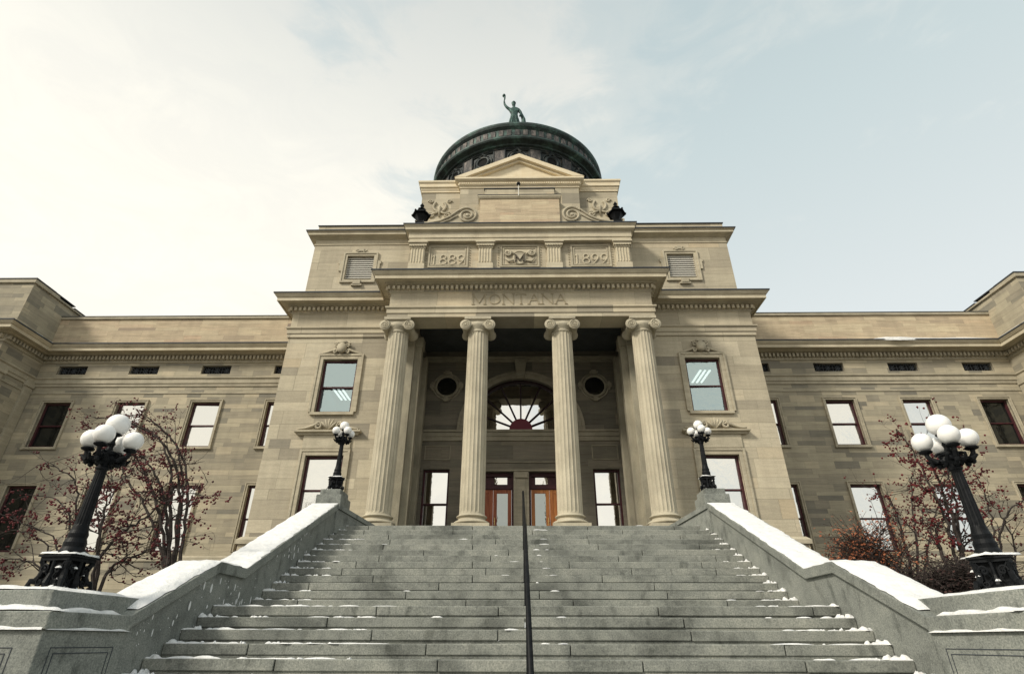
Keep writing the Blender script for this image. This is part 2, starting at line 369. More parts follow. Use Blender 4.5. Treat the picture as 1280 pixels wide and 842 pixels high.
# ------------------------------------------------------------------ building
B = empty('capitol_building', (0, 17.2, GZ))
tag(B, 'long tan sandstone capitol with four-column portico and dark green copper dome', 'building')
YB, YW, YP, YL = 17.2, 21.0, 15.85, 19.5      # faces: block, wings, portico, loggia back wall
XB, XP, XV = 8.28, 4.42, 20.45                 # half widths: block, portico; pavilion flank
FL = 2.54

ENT = [(0, 9.5), (.05, 9.5), (.05, 9.64), (.08, 9.645), (.08, 9.80), (.13, 9.84), (.13, 9.89), (.02, 9.9), (.02, 10.44), (.07, 10.49), (.07, 10.70),
       (.2, 10.74), (.22, 10.80), (.46, 10.81), (.46, 10.765), (.50, 10.765), (.50, 10.90), (.53, 10.91), (.60, 11.0), (.60, 11.04), (0, 11.08)]
def entab(path, mat_t, mat_c, name='entablature'):
    m_ = MB(); m_.sweep(path, ENT[:11]+[(0, 10.72)]); e = m_.build(name, mat_t, B)
    m_ = MB(); m_.sweep(path, [(0, 10.70)]+ENT[11:]); m_.build('cornice', mat_c, e)
    d = MB()
    for i in range(len(path)-1):
        a, b_ = Vector(path[i]), Vector(path[i+1]); L = (b_-a).length; dr = (b_-a)/L; nr = Vector((dr.y, -dr.x))
        s0 = -.07; s1 = L+.07; k = int((s1-s0)/.165)
        for j in range(k+1):
            c = a+dr*(s0+(s1-s0)*j/max(1, k))
            q = [c+dr*sx*.048+nr*sy for sx, sy in ((-.9, .195), (.9, .195), (.9, .06), (-.9, .06))]
            d.prism_z([(v.x, v.y) for v in q][::-1], 10.55, 10.685)
    d.build('dentil_course', mat_c, e)
    f = MB(); f.sweep(path, [(.02, 11.084), (.602, 11.044), (.602, 11.03), (.63, 11.03), (.63, 11.075), (.02, 11.12)]); f.build('flashing', 'lead', e)
    return e
# --- window builder
def window(x, w, z0, z1, y, gl='glass_bright', surround=None, sill=True, mat='redframe', fw=.075, split=True, sillmat='trim', name='window', sp=.49):
    yf = y+.10; f = MB(); a, b_ = x-w/2, x+w/2
    f.box(a, a+fw, yf, yf+.12, z0, z1); f.box(b_-fw, b_, yf, yf+.12, z0, z1)
    f.box(a+fw, b_-fw, yf, yf+.12, z1-fw, z1); f.box(a+fw, b_-fw, yf, yf+.12, z0, z0+fw*1.1)
    zm = z0+(z1-z0)*sp
    if split: f.box(a+fw, b_-fw, yf+.02, yf+.11, zm-.028, zm+.028)
    o = f.build(name, mat, B, bevel=.006)
    rng = [(z0+fw*1.1, zm-.028, .085), (zm+.028, z1-fw, .055)] if split else [(z0+fw*1.1, z1-fw, .06)]
    for zz0, zz1, dy in rng:
        p_ = MB(); t1, t2 = random.uniform(-.012, .012), random.uniform(-.02, .02)
        p_.add([(a+fw, yf+dy-t1, zz0), (b_-fw, yf+dy+t1, zz0), (b_-fw, yf+dy+t1+t2, zz1), (a+fw, yf+dy-t1+t2, zz1)], [(0, 1, 2, 3)])
        p_.build('pane', gl, o)
    if sill:
        s_ = MB(); s_.box(a-.13, b_+.13, y-.09, y+.2, z0-.10, z0-.002); s_.build('sill', sillmat, o, bevel=.01)
    if surround:
        s_ = MB(); k = surround
        for aa, bb in ((0, k*.62), (k*.62, k)):
            pr_ = .05 if aa == 0 else .075
            s_.box(a-bb, a-aa, y-pr_, y+.03, z0, z1+bb); s_.box(b_+aa, b_+bb, y-pr_, y+.03, z0, z1+bb); s_.box(a-aa, b_+aa, y-pr_, y+.03, z1+aa, z1+bb)
        s_.build('surround', sillmat, o, bevel=.008)
    return o

# --- wings
wx = [9.79, 12.89, 15.97, 19.05]
for sg, side in ((-1, 'left'), (1, 'right')):
    holes = []
    for x in wx:
        holes += [(sg*x-.575, sg*x+.575, 6.71, 8.6), (sg*x-.575, sg*x+.575, 2.82, 5.2)]
    xa, xb = sorted((sg*(XB-.3), sg*XV))
    wl = MB(); wl.wall(YW, xa, xb, -1.6, 9.86, holes, .25)
    wl.wall(YW, xa, xb, 9.86, 10.72, [(sg*x-.62, sg*x+.62, 9.86+.02, 10.27) for x in wx], .2)
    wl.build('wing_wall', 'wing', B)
    # pavilion: flank wall and front
    pv = MB()
    xo = sg*34
    yf = 18.95
    pf = [(sg*XV, yf, 9.5), (sg*XV, YW, 9.5), (sg*XV, YW, -1.6), (sg*XV, yf, -1.6)]
    pv.add(pf, [(0, 1, 2, 3)])
    pv.add([(sg*XV, yf, -1.6), (xo, yf, -1.6), (xo, yf, 9.5), (sg*XV, yf, 9.5)], [(0, 1, 2, 3)])
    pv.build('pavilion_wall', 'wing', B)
    pl = MB()
    pl.box(sg*XV, sg*(XV-.12), yf-.12, yf+.5, -1.6, 9.2); pl.box(sg*XV, sg*(XV-.18), yf-.18, yf+.56, 9.2, 9.48)
    pl.box(sg*XV, sg*(XV-.1), YW-.42, YW-.02, -1.6, 9.2); pl.box(sg*XV, sg*(XV-.14), YW-.46, YW-.01, 9.2, 9.48)
    pl.box(sg*(XV+.01), sg*(XV+.7), yf-.12, yf+.02, -1.6, 9.2)
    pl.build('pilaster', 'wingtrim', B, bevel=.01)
    if sg < 0: path = [(-34, yf), (-XV, yf), (-XV, YW), (-XB, YW)]
    else: path = [(XB, YW), (XV, YW), (XV, yf), (34, yf)]
    # the wing entablature keeps the grilles open: architrave below them, dentils and cornice above
    lo = MB(); lo.sweep(path, [(0, 9.3), (.04, 9.3), (.05, 9.42), (.08, 9.43), (.08, 9.6), (.13, 9.65), (.13, 9.7), (0, 9.72)]); lo.build('string_course', 'wingtrim', B)
    lo = MB(); lo.sweep(path, [(0, 8.98), (.03, 8.98), (.03, 9.04), (0, 9.05)]); lo.build('string_course', 'wingtrim', B)
    hi = MB(); hi.sweep(path, [(0, 10.38), (.05, 10.4), (.05, 10.70), (0, 10.72)]); e = hi.build('entablature', 'wingtrim', B)
    hi = MB(); hi.sweep(path, [(0, 10.70)]+ENT[11:]); hi.build('cornice', 'cornice', e)
    d = MB()
    for i in range(len(path)-1):
        a, b_ = Vector(path[i]), Vector(path[i+1]); L = (b_-a).length; dr = (b_-a)/L; nr = Vector((dr.y, -dr.x)); k = int(L/.165)
        for j in range(k+1):
            c = a+dr*(.05+(L-.1)*j/k); q = [c+dr*sx*.045+nr*sy for sx, sy in ((-.9, .19), (.9, .19), (.9, .04), (-.9, .04))]
            d.prism_z([(v.x, v.y) for v in q][::-1], 10.5, 10.66)
    d.build('dentil_course', 'wingtrim', e)
    f = MB(); f.sweep(path, [(.02, 11.084), (.602, 11.044), (.602, 11.03), (.63, 11.03), (.63, 11.075), (.02, 11.12)]); f.build('flashing', 'lead', e)
    pfr = MB()
    if sg < 0: pfr.sweep([(-34, yf), (-XV, yf), (-XV, YW-.001)], [(0.003, 9.7), (.003, 10.4)], cap=False)
    else: pfr.sweep([(XV, YW-.001), (XV, yf), (34, yf)], [(0.003, 9.7), (.003, 10.4)], cap=False)
    pfr.build('frieze', 'wing', B)
    # parapet over the wing
    pp = MB(); x0_, x1_ = sorted((sg*7.9, sg*20.6)); pp.box(x0_, x1_, YW+.02, YW+.5, 11.0, 12.58); po = pp.build('parapet', 'parapet', B)
    pp = MB(); pp.box(x0_, x1_, YW-.05, YW+.56, 12.58, 12.7); pp.build('coping', 'wingtrim', po, bevel=.015)
    pp = MB(); pp.box(x0_, x1_, YW-.065, YW+.57, 12.702, 12.73); pp.build('flashing', 'lead', po)
    # pavilion attic with stepped coping
    pa = MB(); x0_, x1_ = sorted((sg*20.52, sg*34)); pa.box(x0_, x1_, 19.1, 26, 11.0, 13.25); po = pa.build('pavilion_attic', 'wing', B)
    pp = MB(); x0_, x1_ = sorted((sg*20.44, sg*34)); pp.box(x0_, x1_, 19.02, 20.4, 13.25, 13.42); pp.box(x0_+(0 if sg > 0 else .0), x1_, 20.4, 26.1, 13.25, 13.34)
    pp.build('coping', 'wingtrim', po, bevel=.015)
    pp = MB(); x0_, x1_ = sorted((sg*20.42, sg*34)); pp.box(x0_, x1_, 19.0, 20.1, 13.422, 13.47); pp.box(x0_, x1_, 20.1, 21.3, 13.425, 13.46); pp.box(x0_, x1_, 21.3, 26.2, 13.345, 13.38)
    pp.build('flashing', 'lead', po)
    # windows and grilles
    for i, x in enumerate(wx):
        dk = (i == 3)  # end windows: the pavilion's dark reflection put into the glass
        window(sg*x, 1.15, 6.71, 8.6, YW, 'glass_dark' if dk else 'glass_bright', .11, sillmat='wingtrim')
        window(sg*x, 1.15, 2.82, 5.2, YW, 'glass_dark' if dk else 'glass_bright', .11, sill=False, sillmat='wingtrim')
        gr = MB(); cx = sg*x; y = YW+.1
        bars = [((-.62, 9.88), (.62, 9.88)), ((-.62, 10.27), (.62, 10.27)), ((-.6, 9.88), (-.6, 10.27)), ((.6, 9.88), (.6, 10.27)), ((-.205, 9.88), (-.205, 10.27)), ((.205, 9.88), (.205, 10.27))]
        for k in (-1, 0, 1):
            c = k*.41
            for q in range(4):
                a = math.pi*q/4; dx = .2*math.cos(a)*(1 if q % 2 == 0 else 1.1); dz = .195*math.sin(a)*(1 if q % 2 == 0 else 1.2)
                bars.append(((c-dx, 10.075-dz), (c+dx, 10.075+dz)))
            gr.tube([(cx+c+.09*math.cos(q*math.pi/6), y, 10.075+.09*math.sin(q*math.pi/6)) for q in range(12)], .01, 4, True)
        for (ax, az), (bx, bz) in bars: gr.tube([(cx+ax, y, az), (cx+bx, y, bz)], .013, 4)
        go = gr.build('grille', 'lead', B)
        bk = MB(); bk.box(cx-.62, cx+.62, YW+.195, YW+.25, 9.88, 10.27); bk.build('vent_opening', 'black', go)
    # water table
    wt = MB(); wt.sweep([(sg*XV, YW), (sg*XB, YW)] if sg < 0 else [(XB, YW), (XV, YW)], [(0, 2.5), (.14, 2.5), (.14, 2.62), (.05, 2.69), (0, 2.69)]); wt.build('water_table', 'wingtrim', B)
    bs = MB(); x0_, x1_ = sorted((sg*XB, sg*XV)); bs.box(x0_, x1_, YW-.1, YW-.002, -1.6, 2.5); bs.build('foundation', 'wing', B)
    rf = MB(); rf.box(sorted((sg*8, sg*34))[0], sorted((sg*8, sg*34))[1], YW+.5, 34, 11, 11.3); rf.build('wing_roof', 'lead', B)

# --- central block
XC = 6.27
for sg in (-1, 1):
    holes = [(sg*XC-.6, sg*XC+.6, 6.66, 8.62), (sg*XC-.61, sg*XC+.61, 3.1, 5.2)]
    x0_, x1_ = sorted((sg*3.76, sg*XB))
    w_ = MB(); w_.wall(YB, x0_, x1_, -1.6, 9.52, holes, .3)
    w_.add([(sg*XB, YB, -1.6), (sg*XB, YW+.5, -1.6), (sg*XB, YW+.5, 9.52), (sg*XB, YB, 9.52)], [(0, 1, 2, 3)])
    w_.build('block_wall', 'stone', B)
    o = window(sg*XC, 1.2, 6.66, 8.62, YB, 'glass_blue', .2)
    # ceiling and strip lights of the room behind the upper window
    c = MB(); c.box(sg*XC-1.3, sg*XC+1.3, YB+.32, YB+4, 8.7, 8.8); c.box(sg*XC-1.4, sg*XC+1.4, YB+4, YB+4.1, 5.6, 8.7); c.box(sg*XC-1.4, sg*XC-1.3, YB+.32, YB+4, 5.6, 8.7); c.box(sg*XC+1.3, sg*XC+1.4, YB+.32, YB+4, 5.6, 8.7); c.box(sg*XC-1.3, sg*XC+1.3, YB+.32, YB+4, 5.5, 5.6)
    rm = c.build('office_room', M['room'], B)
    c = MB()
    for q in range(3): c.box(sg*XC+(-1.1 if sg < 0 else .25)+q*.17, sg*XC+(-1.1 if sg < 0 else .25)+q*.17+.07, YB+(2.7 if sg < 0 else 1.1), YB+(3.8 if sg < 0 else 2.2), 8.66, 8.69)
    c.build('strip_light', M['strip'], rm)
    # cartouche above the upper window
    c = MB(); zc = 9.02; y = YB-.08
    c.lathe(0, 0, [(.0, 0), (.17, .0), (.17, .1), (.12, .15), (.0, .17)], 16)
    c.v = [(sg*XC+vx, y-vz*.9, zc+vy*1.15) for vx, vy, vz in c.v]
    for s2 in (-1, 1):
        c.tube(spiral(sg*XC+s2*.2, zc+.12, y-.03, .10, .02, 1.4, .5, s2, 24), .03, 6)
        c.tube(spiral(sg*XC+s2*.2, zc-.12, y-.03, .08, .02, 1.2, -1.5, s2, 24), .028, 6)
        c.tube([(sg*XC+s2*(.22+.06*k), y+.02-.0*k, zc-.03-.17*math.sin(k/9*1.4)) for k in range(10)], [.055-.004*k for k in range(10)], 6)
        c.tube([(sg*XC+s2*(.10+.03*k), y-.01, zc+.2+.03*math.sin(k)) for k in range(4)], .03, 6)
    c.box(sg*XC-.16, sg*XC+.16, y-.08, y+.07, zc+.19, zc+.26)
    c.build('cartouche', 'trim', o, smooth=True)
    o = window(sg*XC, 1.22, 3.1, 5.2, YB, 'glass_bright', .2)
    # frieze panel, ledge and broken scroll pediment over the lower window
    c = MB(); c.box(sg*XC-.78, sg*XC+.78, YB-.06, YB+.02, 5.42, 5.86); c.sweep([(sg*XC-.9, YB+.02), (sg*XC-.9, YB-.02), (sg*XC+.9, YB-.02), (sg*XC+.9, YB+.02)], [(0, 5.86), (.08, 5.86), (.1, 5.92), (.18, 5.94), (.18, 6.0), (0, 6.03)])
    c.build('window_hood', 'trim', o, bevel=.008)
    c = MB(); y = YB-.1
    for s2 in (-1, 1):
        pts = [(sg*XC+s2*(1.0-.072*k), y, 6.06+.2*(k/9)**2) for k in range(10)]
        sp = spiral(sg*XC+s2*.36, 6.17, y, .13, .03, 1.3, .9, s2, 26)
        c.tube(pts, [.03+.003*k for k in range(10)], 6); c.tube(sp, .04, 6)
        c.prism_y([(sg*XC+s2*1.0, 6.03), (sg*XC+s2*.25, 6.03), (sg*XC+s2*.25, 6.2), (sg*XC+s2*.45, 6.26), (sg*XC+s2*.7, 6.12)], YB-.06, YB+.02)
    for a in (-50, -25, 0, 25, 50):
        c.tube([(sg*XC, y, 6.05), (sg*XC+.2*math.sin(R(a)), y-.02, 6.08+.17*math.cos(R(a))), (sg*XC+.33*math.sin(R(a)), y-.03, 6.1+.3*math.cos(R(a)))], [.03, .045, .018], 6)
    c.build('scroll_pediment', 'trim', o, smooth=True)
    # entablature of the block, water table, attic
    path = [(-XB, YW+.4), (-XB, YB), (-XP+.01, YB)] if sg < 0 else [(XP-.01, YB), (XB, YB), (XB, YW+.4)]
    entab(path, 'stone', 'cornice')
    wt = MB(); wt.sweep(path, [(0, 2.52), (.16, 2.52), (.16, 2.64), (.06, 2.73), (0, 2.73)]); wt.build('water_table', 'trim', B)
    bs = MB(); bs.sweep(path, [(0, -1.6), (.1, -1.6), (.1, 2.52), (0, 2.52)]); bs.build('foundation', 'stone', B)
    v0, v1 = sorted((sg*(6.19-.52), sg*(6.19+.52)))
    at = MB(); x0_, x1_ = sorted((sg*3.9, sg*8.1))
    at.wall(17.3, x0_, x1_, 11.0, 13.75, [(v0, v1, 12.06, 13.17)], .25)
    at.add([(sg*8.1, 17.3, 11), (sg*8.1, 23, 11), (sg*8.1, 23, 13.75), (sg*8.1, 17.3, 13.75)], [(0, 1, 2, 3)]); at.build('attic_wall', 'stone', B)
    ap = [(-8.1, 23), (-8.1, 17.3), (-4.1, 17.3)] if sg < 0 else [(4.1, 17.3), (8.1, 17.3), (8.1, 23)]
    c = MB(); c.sweep(ap, [(0, 13.72), (.03, 13.72), (.03, 13.76), (0, 13.78), (0, 13.98), (.1, 14.02), (.26, 14.06), (.26, 14.16), (.31, 14.2), (.31, 14.23), (0, 14.25)]); co = c.build('attic_cornice', 'cornice', B)
    c = MB(); c.sweep(ap, [(.0, 14.255), (.315, 14.234), (.315, 14.21), (.34, 14.21), (.34, 14.25), (0, 14.275)]); c.build('flashing', 'lead', co)
    c = MB(); c.box(x0_, x1_, 17.3, 17.8, 14.25, 14.68); c.box(*sorted((sg*7.6, sg*8.1)), 17.8, 23, 14.25, 14.68); c.build('attic_parapet', 'stone', B)
    c = MB(); c.box(min(x0_, x1_)-.03, max(x0_, x1_)+.03, 17.25, 17.85, 14.682, 14.71); c.build('flashing', 'lead', co)
    # louvred vent
    vc = (v0+v1)/2
    c = MB()
    for k in range(11):
        z = 12.09+k*.1
        c.add([(v0, 17.36, z), (v1, 17.36, z), (v1, 17.50, z+.065), (v0, 17.50, z+.065), (v0, 17.36, z+.035), (v1, 17.36, z+.035), (v1, 17.5, z+.1), (v0, 17.5, z+.1)],
              [(0, 3, 2, 1), (4, 5, 6, 7), (0, 1, 5, 4), (1, 2, 6, 5), (2, 3, 7, 6), (3, 0, 4, 7)])
    lo = c.build('louvre_vent', 'louvre', B)
    c = MB(); c.box(v0, v1, 17.545, 17.56, 12.06, 13.17); c.build('vent_opening', 'black', lo)
    c = MB()
    for pr_, k in ((.05, .09), (.08, .15)):
        k0 = 0 if k == .09 else .09
        c.box(v0-k, v0-k0, 17.3-pr_, 17.32, 12.06-k, 13.17+k); c.box(v1+k0, v1+k, 17.3-pr_, 17.32, 12.06-k, 13.17+k)
        c.box(v0-k0, v1+k0, 17.3-pr_, 17.32, 13.17+k0, 13.17+k); c.box(v0-k0, v1+k0, 17.3-pr_, 17.32, 12.06-k, 12.06-k0)
    for s2 in (-1, 1):
        c.box(vc+s2*.67, vc+s2*.82, 17.24, 17.32, 12.78, 12.92); c.box(vc+s2*.67, vc+s2*.78, 17.24, 17.32, 12.45, 12.78)
        c.tube(spiral(vc+s2*.13, 13.38, 17.22, .08, .02, 1.2, 0, s2, 20), .03, 6)
    c.box(vc-.14, vc+.14, 17.18, 17.32, 11.82, 12.0); c.box(vc-.2, vc+.2, 17.2, 17.32, 11.76, 11.83); c.box(vc-.08, vc+.08, 17.2, 17.32, 13.36, 13.5)
    c.build('surround', 'trim', lo, bevel=.008)

# --- portico: entablature, soffit, loggia
entab([(-XP, YB), (-XP, YP), (XP, YP), (XP, YB)], 'stone', 'cornice')
c = MB(); c.box(-XP, XP, YP+.001, YP+.75, 9.502, 10.7); c.box(-XP, -XP+.75, YP+.75, YB+.3, 9.502, 10.7); c.box(XP-.75, XP, YP+.75, YB+.3, 9.502, 10.7)
c.build('architrave_beam', 'stone', B)
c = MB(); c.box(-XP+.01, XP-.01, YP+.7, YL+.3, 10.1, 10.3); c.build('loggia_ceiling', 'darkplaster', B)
c = MB(); c.box(-XP-.02, XP+.02, YP+.05, 17.3, 10.75, 11.07); c.build('portico_roof', 'lead', B)
c = MB()
AR, AZ = 2.1, 6.83
holes = [(-3.5, -2.55, FL+.02, 5.4), (2.55, 3.5, FL+.02, 5.4), (-1.7, -.27, FL+.001, 5.3), (.27, 1.7, FL+.001, 5.3), (-AR, AR, AZ, AZ+AR)]
c.wall(YL, -3.75, 3.75, FL, 10.1, holes, .35)
n_ = 24      # spandrels closing the arched head
for i in range(n_):
    a0, a1 = math.pi*i/n_, math.pi*(i+1)/n_
    x0_, x1_ = AR*math.cos(a0), AR*math.cos(a1); z0_, z1_ = AZ+AR*math.sin(a0), AZ+AR*math.sin(a1)
    c.add([(x0_, YL, z0_), (x0_, YL, AZ+AR), (x1_, YL, AZ+AR), (x1_, YL, z1_)], [(0, 1, 2, 3)])
    c.add([(x0_, YL, z0_), (x1_, YL, z1_), (x1_, YL+.35, z1_), (x0_, YL+.35, z0_)], [(0, 1, 2, 3)])
for s2 in (-1, 1): c.add([(s2*3.75, YB, FL), (s2*3.75, YL, FL), (s2*3.75, YL, 10.1), (s2*3.75, YB, 10.1)], [(0, 1, 2, 3)])
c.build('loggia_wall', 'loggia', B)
c = MB(); 
for a0_, b0_ in ((AR+.0, AR+.16), (AR+.16, AR+.27)):
    for i in range(n_):
        t0, t1 = math.pi*i/n_, math.pi*(i+1)/n_; pr_ = .05 if a0_ == AR else .09
        q = [(r_*math.cos(t_), AZ+r_*math.sin(t_)) for r_, t_ in ((a0_, t0), (b0_, t0), (b0_, t1), (a0_, t1))]
        c.prism_y(q, YL-pr_, YL+.01)
c.prism_y([(-.15, 8.95), (.15, 8.95), (.24, 9.68), (-.24, 9.68)], YL-.22, YL+.01)
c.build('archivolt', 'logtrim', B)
c = MB(); c.box(-3.74, 3.74, YL-.10, YL+.01, 6.58, 6.74); c.box(-3.74, 3.74, YL-.16, YL+.01, 6.74, 6.82); c.box(-3.74, 3.74, YL-.06, YL+.01, 6.42, 6.58)
c.box(-1.9, 1.9, YL-.05, YL+.01, 5.62, 5.66); c.box(-1.9, 1.9, YL-.08, YL+.01, 5.3, 5.36)
c.box(-3.74, 3.74, YL-.12, YL+.01, 9.62, 9.72); c.box(-3.74, 3.74, YL-.2, YL+.01, 9.72, 9.8)
for s2 in (-1, 1):
    x0_, x1_ = sorted((s2*2.55, s2*3.5))
    for zz in (5.72, 6.22): c.box(x0_, x1_, YL-.035, YL+.01, zz, zz+.04)
    for xx in (x0_, x1_-.04): c.box(xx, xx+.04, YL-.034, YL+.01, 5.76, 6.22)
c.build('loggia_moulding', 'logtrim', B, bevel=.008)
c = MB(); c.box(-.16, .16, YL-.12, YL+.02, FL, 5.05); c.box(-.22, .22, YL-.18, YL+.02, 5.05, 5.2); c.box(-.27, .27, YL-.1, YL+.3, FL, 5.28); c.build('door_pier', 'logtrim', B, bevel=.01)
# antae and pilasters at the ends of the loggia
for s2 in (-1, 1):
    c = MB()
    c.box(s2*3.48, s2*3.76, YB+.02, YB+.34, FL, 9.1); c.box(s2*3.70, s2*4.0, YB-.14, YB+.015, FL, 9.1); c.box(s2*4.02, s2*4.4, YB-.07, YB+.01, FL, 9.1)
    c.box(s2*3.44, s2*3.775, YB-.02, YB+.4, 9.1, 9.5); c.box(s2*3.70, s2*4.08, YB-.18, YB-.025, 9.1, 9.5)
    c.box(s2*3.44, s2*3.775, YB-.02, YB+.4, FL, 2.85); c.box(s2*3.70, s2*4.42, YB-.18, YB-.025, FL, 2.85)
    c.box(s2*3.5, s2*3.751, 18.6, 18.9, FL, 9.4)
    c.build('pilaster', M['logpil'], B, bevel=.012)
# oculi
for s2 in (-1, 1):
    c = MB(); cx, cz = s2*2.83, 8.59
    ring = lambda r_, yy, rr, k=40: c.tube([(cx+r_*math.cos(2*math.pi*i/k), yy, cz+r_*math.sin(2*math.pi*i/k)) for i in range(k)], rr, 6, True)
    ring(.42, YL-.03, .055); ring(.52, YL-.02, .04)
    for a in (0, 90, 180, 270):
        x_, z_ = cx+.55*math.cos(R(a)), cz+.55*math.sin(R(a)); c.box(x_-.09, x_+.09, YL-.13, YL+.01, z_-.09, z_+.09)
        for q in (-1, 1): 
            xx = x_+q*.12*abs(math.sin(R(a))); zz = z_+q*.12*abs(math.cos(R(a))); c.tube([(xx, YL-.12, zz), (xx, YL, zz)], .05, 8)
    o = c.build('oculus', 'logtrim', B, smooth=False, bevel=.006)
    c = MB(); c.lathe(0, 0, [(.38, 0), (.38, .01)], 32); c.v = [(cx+a_, YL-.012+z_*.5, cz+b_) for a_, b_, z_ in c.v]; c.build('pane', 'glass_dark', o)
# lunette window
c = MB(); y = YL+.22
for s_ in range(6):
    pass
k = 32
c.tube([(AR*.97*math.cos(math.pi*i/k), y, AZ+AR*.97*math.sin(math.pi*i/k)) for i in range(k+1)], .07, 6)
c.box(-AR, AR, y-.05, y+.05, AZ+.002, AZ+.09)
for i in range(1, 8):
    a = math.pi*i/8
    c.tube([(.4*math.cos(a), y, AZ+.08+.4*math.sin(a)), (AR*math.cos(a)*.98, y, AZ+.08+(AR-.08)*math.sin(a)*.98)], .033, 5)
o = c.build('lunette_window', 'darkframe', B)
c = MB(); c.prism_y([(.43*math.cos(math.pi*i/20), AZ+.092+.42*math.sin(math.pi*i/20)) for i in range(21)], y-.07, y+.03); m, t, b = newmat('dull_crimson_paint', .6, (.16, .03, .045)); c.build('hub_panel', m, o)
c = MB(); c.prism_y([(AR*math.cos(math.pi*i/k), AZ+AR*math.sin(math.pi*i/k)) for i in range(k+1)], y+.04, y+.05); c.build('pane', M['glass_flat'], o)
for s2 in (-1, 1): window(s2*3.025, .95, FL+.02, 5.4, YL+.04, M['glass_flat'], None, sill=False, sp=.58)
# doors
for s2 in (-1, 1):
    c = MB(); y = YL+.16
    xa, xb = .27, 1.7
    for a, b_ in ((xa, xa+.07), (xb-.07, xb)): c.box(s2*a, s2*b_, y, y+.14, FL, 5.3)
    c.box(s2*(xa+.07), s2*(xb-.07), y, y+.14, 5.17, 5.3); c.box(s2*(xa+.07), s2*(xb-.07), y-.02, y+.14, 4.72, 4.86)
    fr = c.build('door_frame', 'redframe', B, bevel=.006)
    c = MB(); c.box(s2*.5, s2*.95, y+.06, y+.07, 4.9, 5.14); c.build('transom_pane', 'glass_bright', fr)
    c = MB(); c.box(s2*.34, s2*1.63, y+.08, y+.1, 4.86, 5.17); c.build('transom_panel', 'redframe', fr)
    for k, (a, b_) in enumerate(((.345, .985), (.99, 1.625))):
        c = MB(); yd = y+.03; st_ = .13
        for p0, p1 in ((a, a+st_), (b_-st_, b_)): c.box(s2*p0, s2*p1, yd, yd+.05, FL+.02, 4.71)
        c.box(s2*(a+st_), s2*(b_-st_), yd, yd+.05, 4.58, 4.71); c.box(s2*(a+st_), s2*(b_-st_), yd, yd+.05, FL+.02, 2.85)
        dd = c.build('door', 'mahog' if (s2 < 0) else 'oak', fr, bevel=.008)
    # glass of the two leaves, glazing beads and handles belong to the frame's leaves
        c = MB(); x0_, x1_ = a+st_, b_-st_
        if k == 0: c.box(s2*x0_, s2*x1_, yd+.02, yd+.03, 2.85, 4.58); c.build('door_glass', 'glass_door', fr)
        else: c.box(s2*x0_, s2*x1_, yd+.015, yd+.04, 2.85, 4.58); c.build('door_panel', 'mahog' if s2 < 0 else 'oak', fr)
    c = MB(); c.tube([(s2*.93, y-.03, 3.5), (s2*.93, y-.03, 3.75)], .013, 8); c.tube([(s2*.93, y+.03, 3.62), (s2*.93, y-.03, 3.62)], .02, 8); c.build('handle', 'brass', fr)

# --- lettering (own strokes)
LET = {'M': ([((0, 0), (0, 1)), ((0, 1), (.5, .12)), ((.5, .12), (1, 1)), ((1, 1), (1, 0))], 1.05), 'N': ([((0, 0), (0, 1)), ((0, 1), (.85, 0)), ((.85, 0), (.85, 1))], .85),
       'T': ([((.4, 0), (.4, 1)), ((0, 1), (.8, 1)), ((0, 1), (0, .86)), ((.8, 1), (.8, .86))], .8), 'A': ([((0, 0), (.45, 1)), ((.45, 1), (.9, 0)), ((.19, .38), (.71, .38))], .9),
       'O': (None, 1.0)}
def letter(mb, ch, x, z, h, y, th=.085, d=.02):
    st_, w = LET[ch]
    if ch == 'O':
        k = 28
        for i in range(k):
            q = []
            for rr, ii in ((1, i), (1, i+1), (0, i+1), (0, i)):
                a = 2*math.pi*ii/k; rx = .5 if rr else .5-th*1.25; rz = .5 if rr else .5-th*1.05
                q.append((x+h*(.5+rx*math.cos(a)), z+h*(.5+rz*math.sin(a))))
            mb.prism_y(q[::-1], y-d, y+.002)
    else:
        for i, ((a, b_), (c_, d_)) in enumerate(st_):
            v = Vector((c_-a, d_-b_)).normalized(); t_ = th*(.55 if (ch == 'M' and i in (0, 2)) or (ch == 'N' and i != 1) or (ch == 'A' and i == 0) else 1)
            p_ = Vector((-v.y, v.x))*t_/2; q = [Vector((a, b_))-p_, Vector((c_, d_))-p_, Vector((c_, d_))+p_, Vector((a, b_))+p_]
            dd = d+.0007*i
            mb.prism_y([(x+h*e.x, z+h*e.y) for e in q], y-dd, y+.002)
        feet = {'M': [(0, 0), (1, 0), (-.02, 1), (1.02, 1)], 'N': [(0, 0), (0, 1), (.85, 1)], 'T': [(.4, 0)], 'A': [(0, 0), (.9, 0)]}[ch]
        for fx, fz in feet: mb.box(x+h*(fx-.12), x+h*(fx+.12), y-d-.004, y+.002, z+h*(fz-.02), z+h*(fz+.03))
    return w*h
c = MB(); x = -1.6; h = .40
word = 'MONTANA'; tot = sum(LET[q][1]*h for q in word); gap = (3.15-tot)/6
for q in word: x += letter(c, q, x, 10.0, h, YP-.02) + gap
c.build('inscription', 'carve', B)

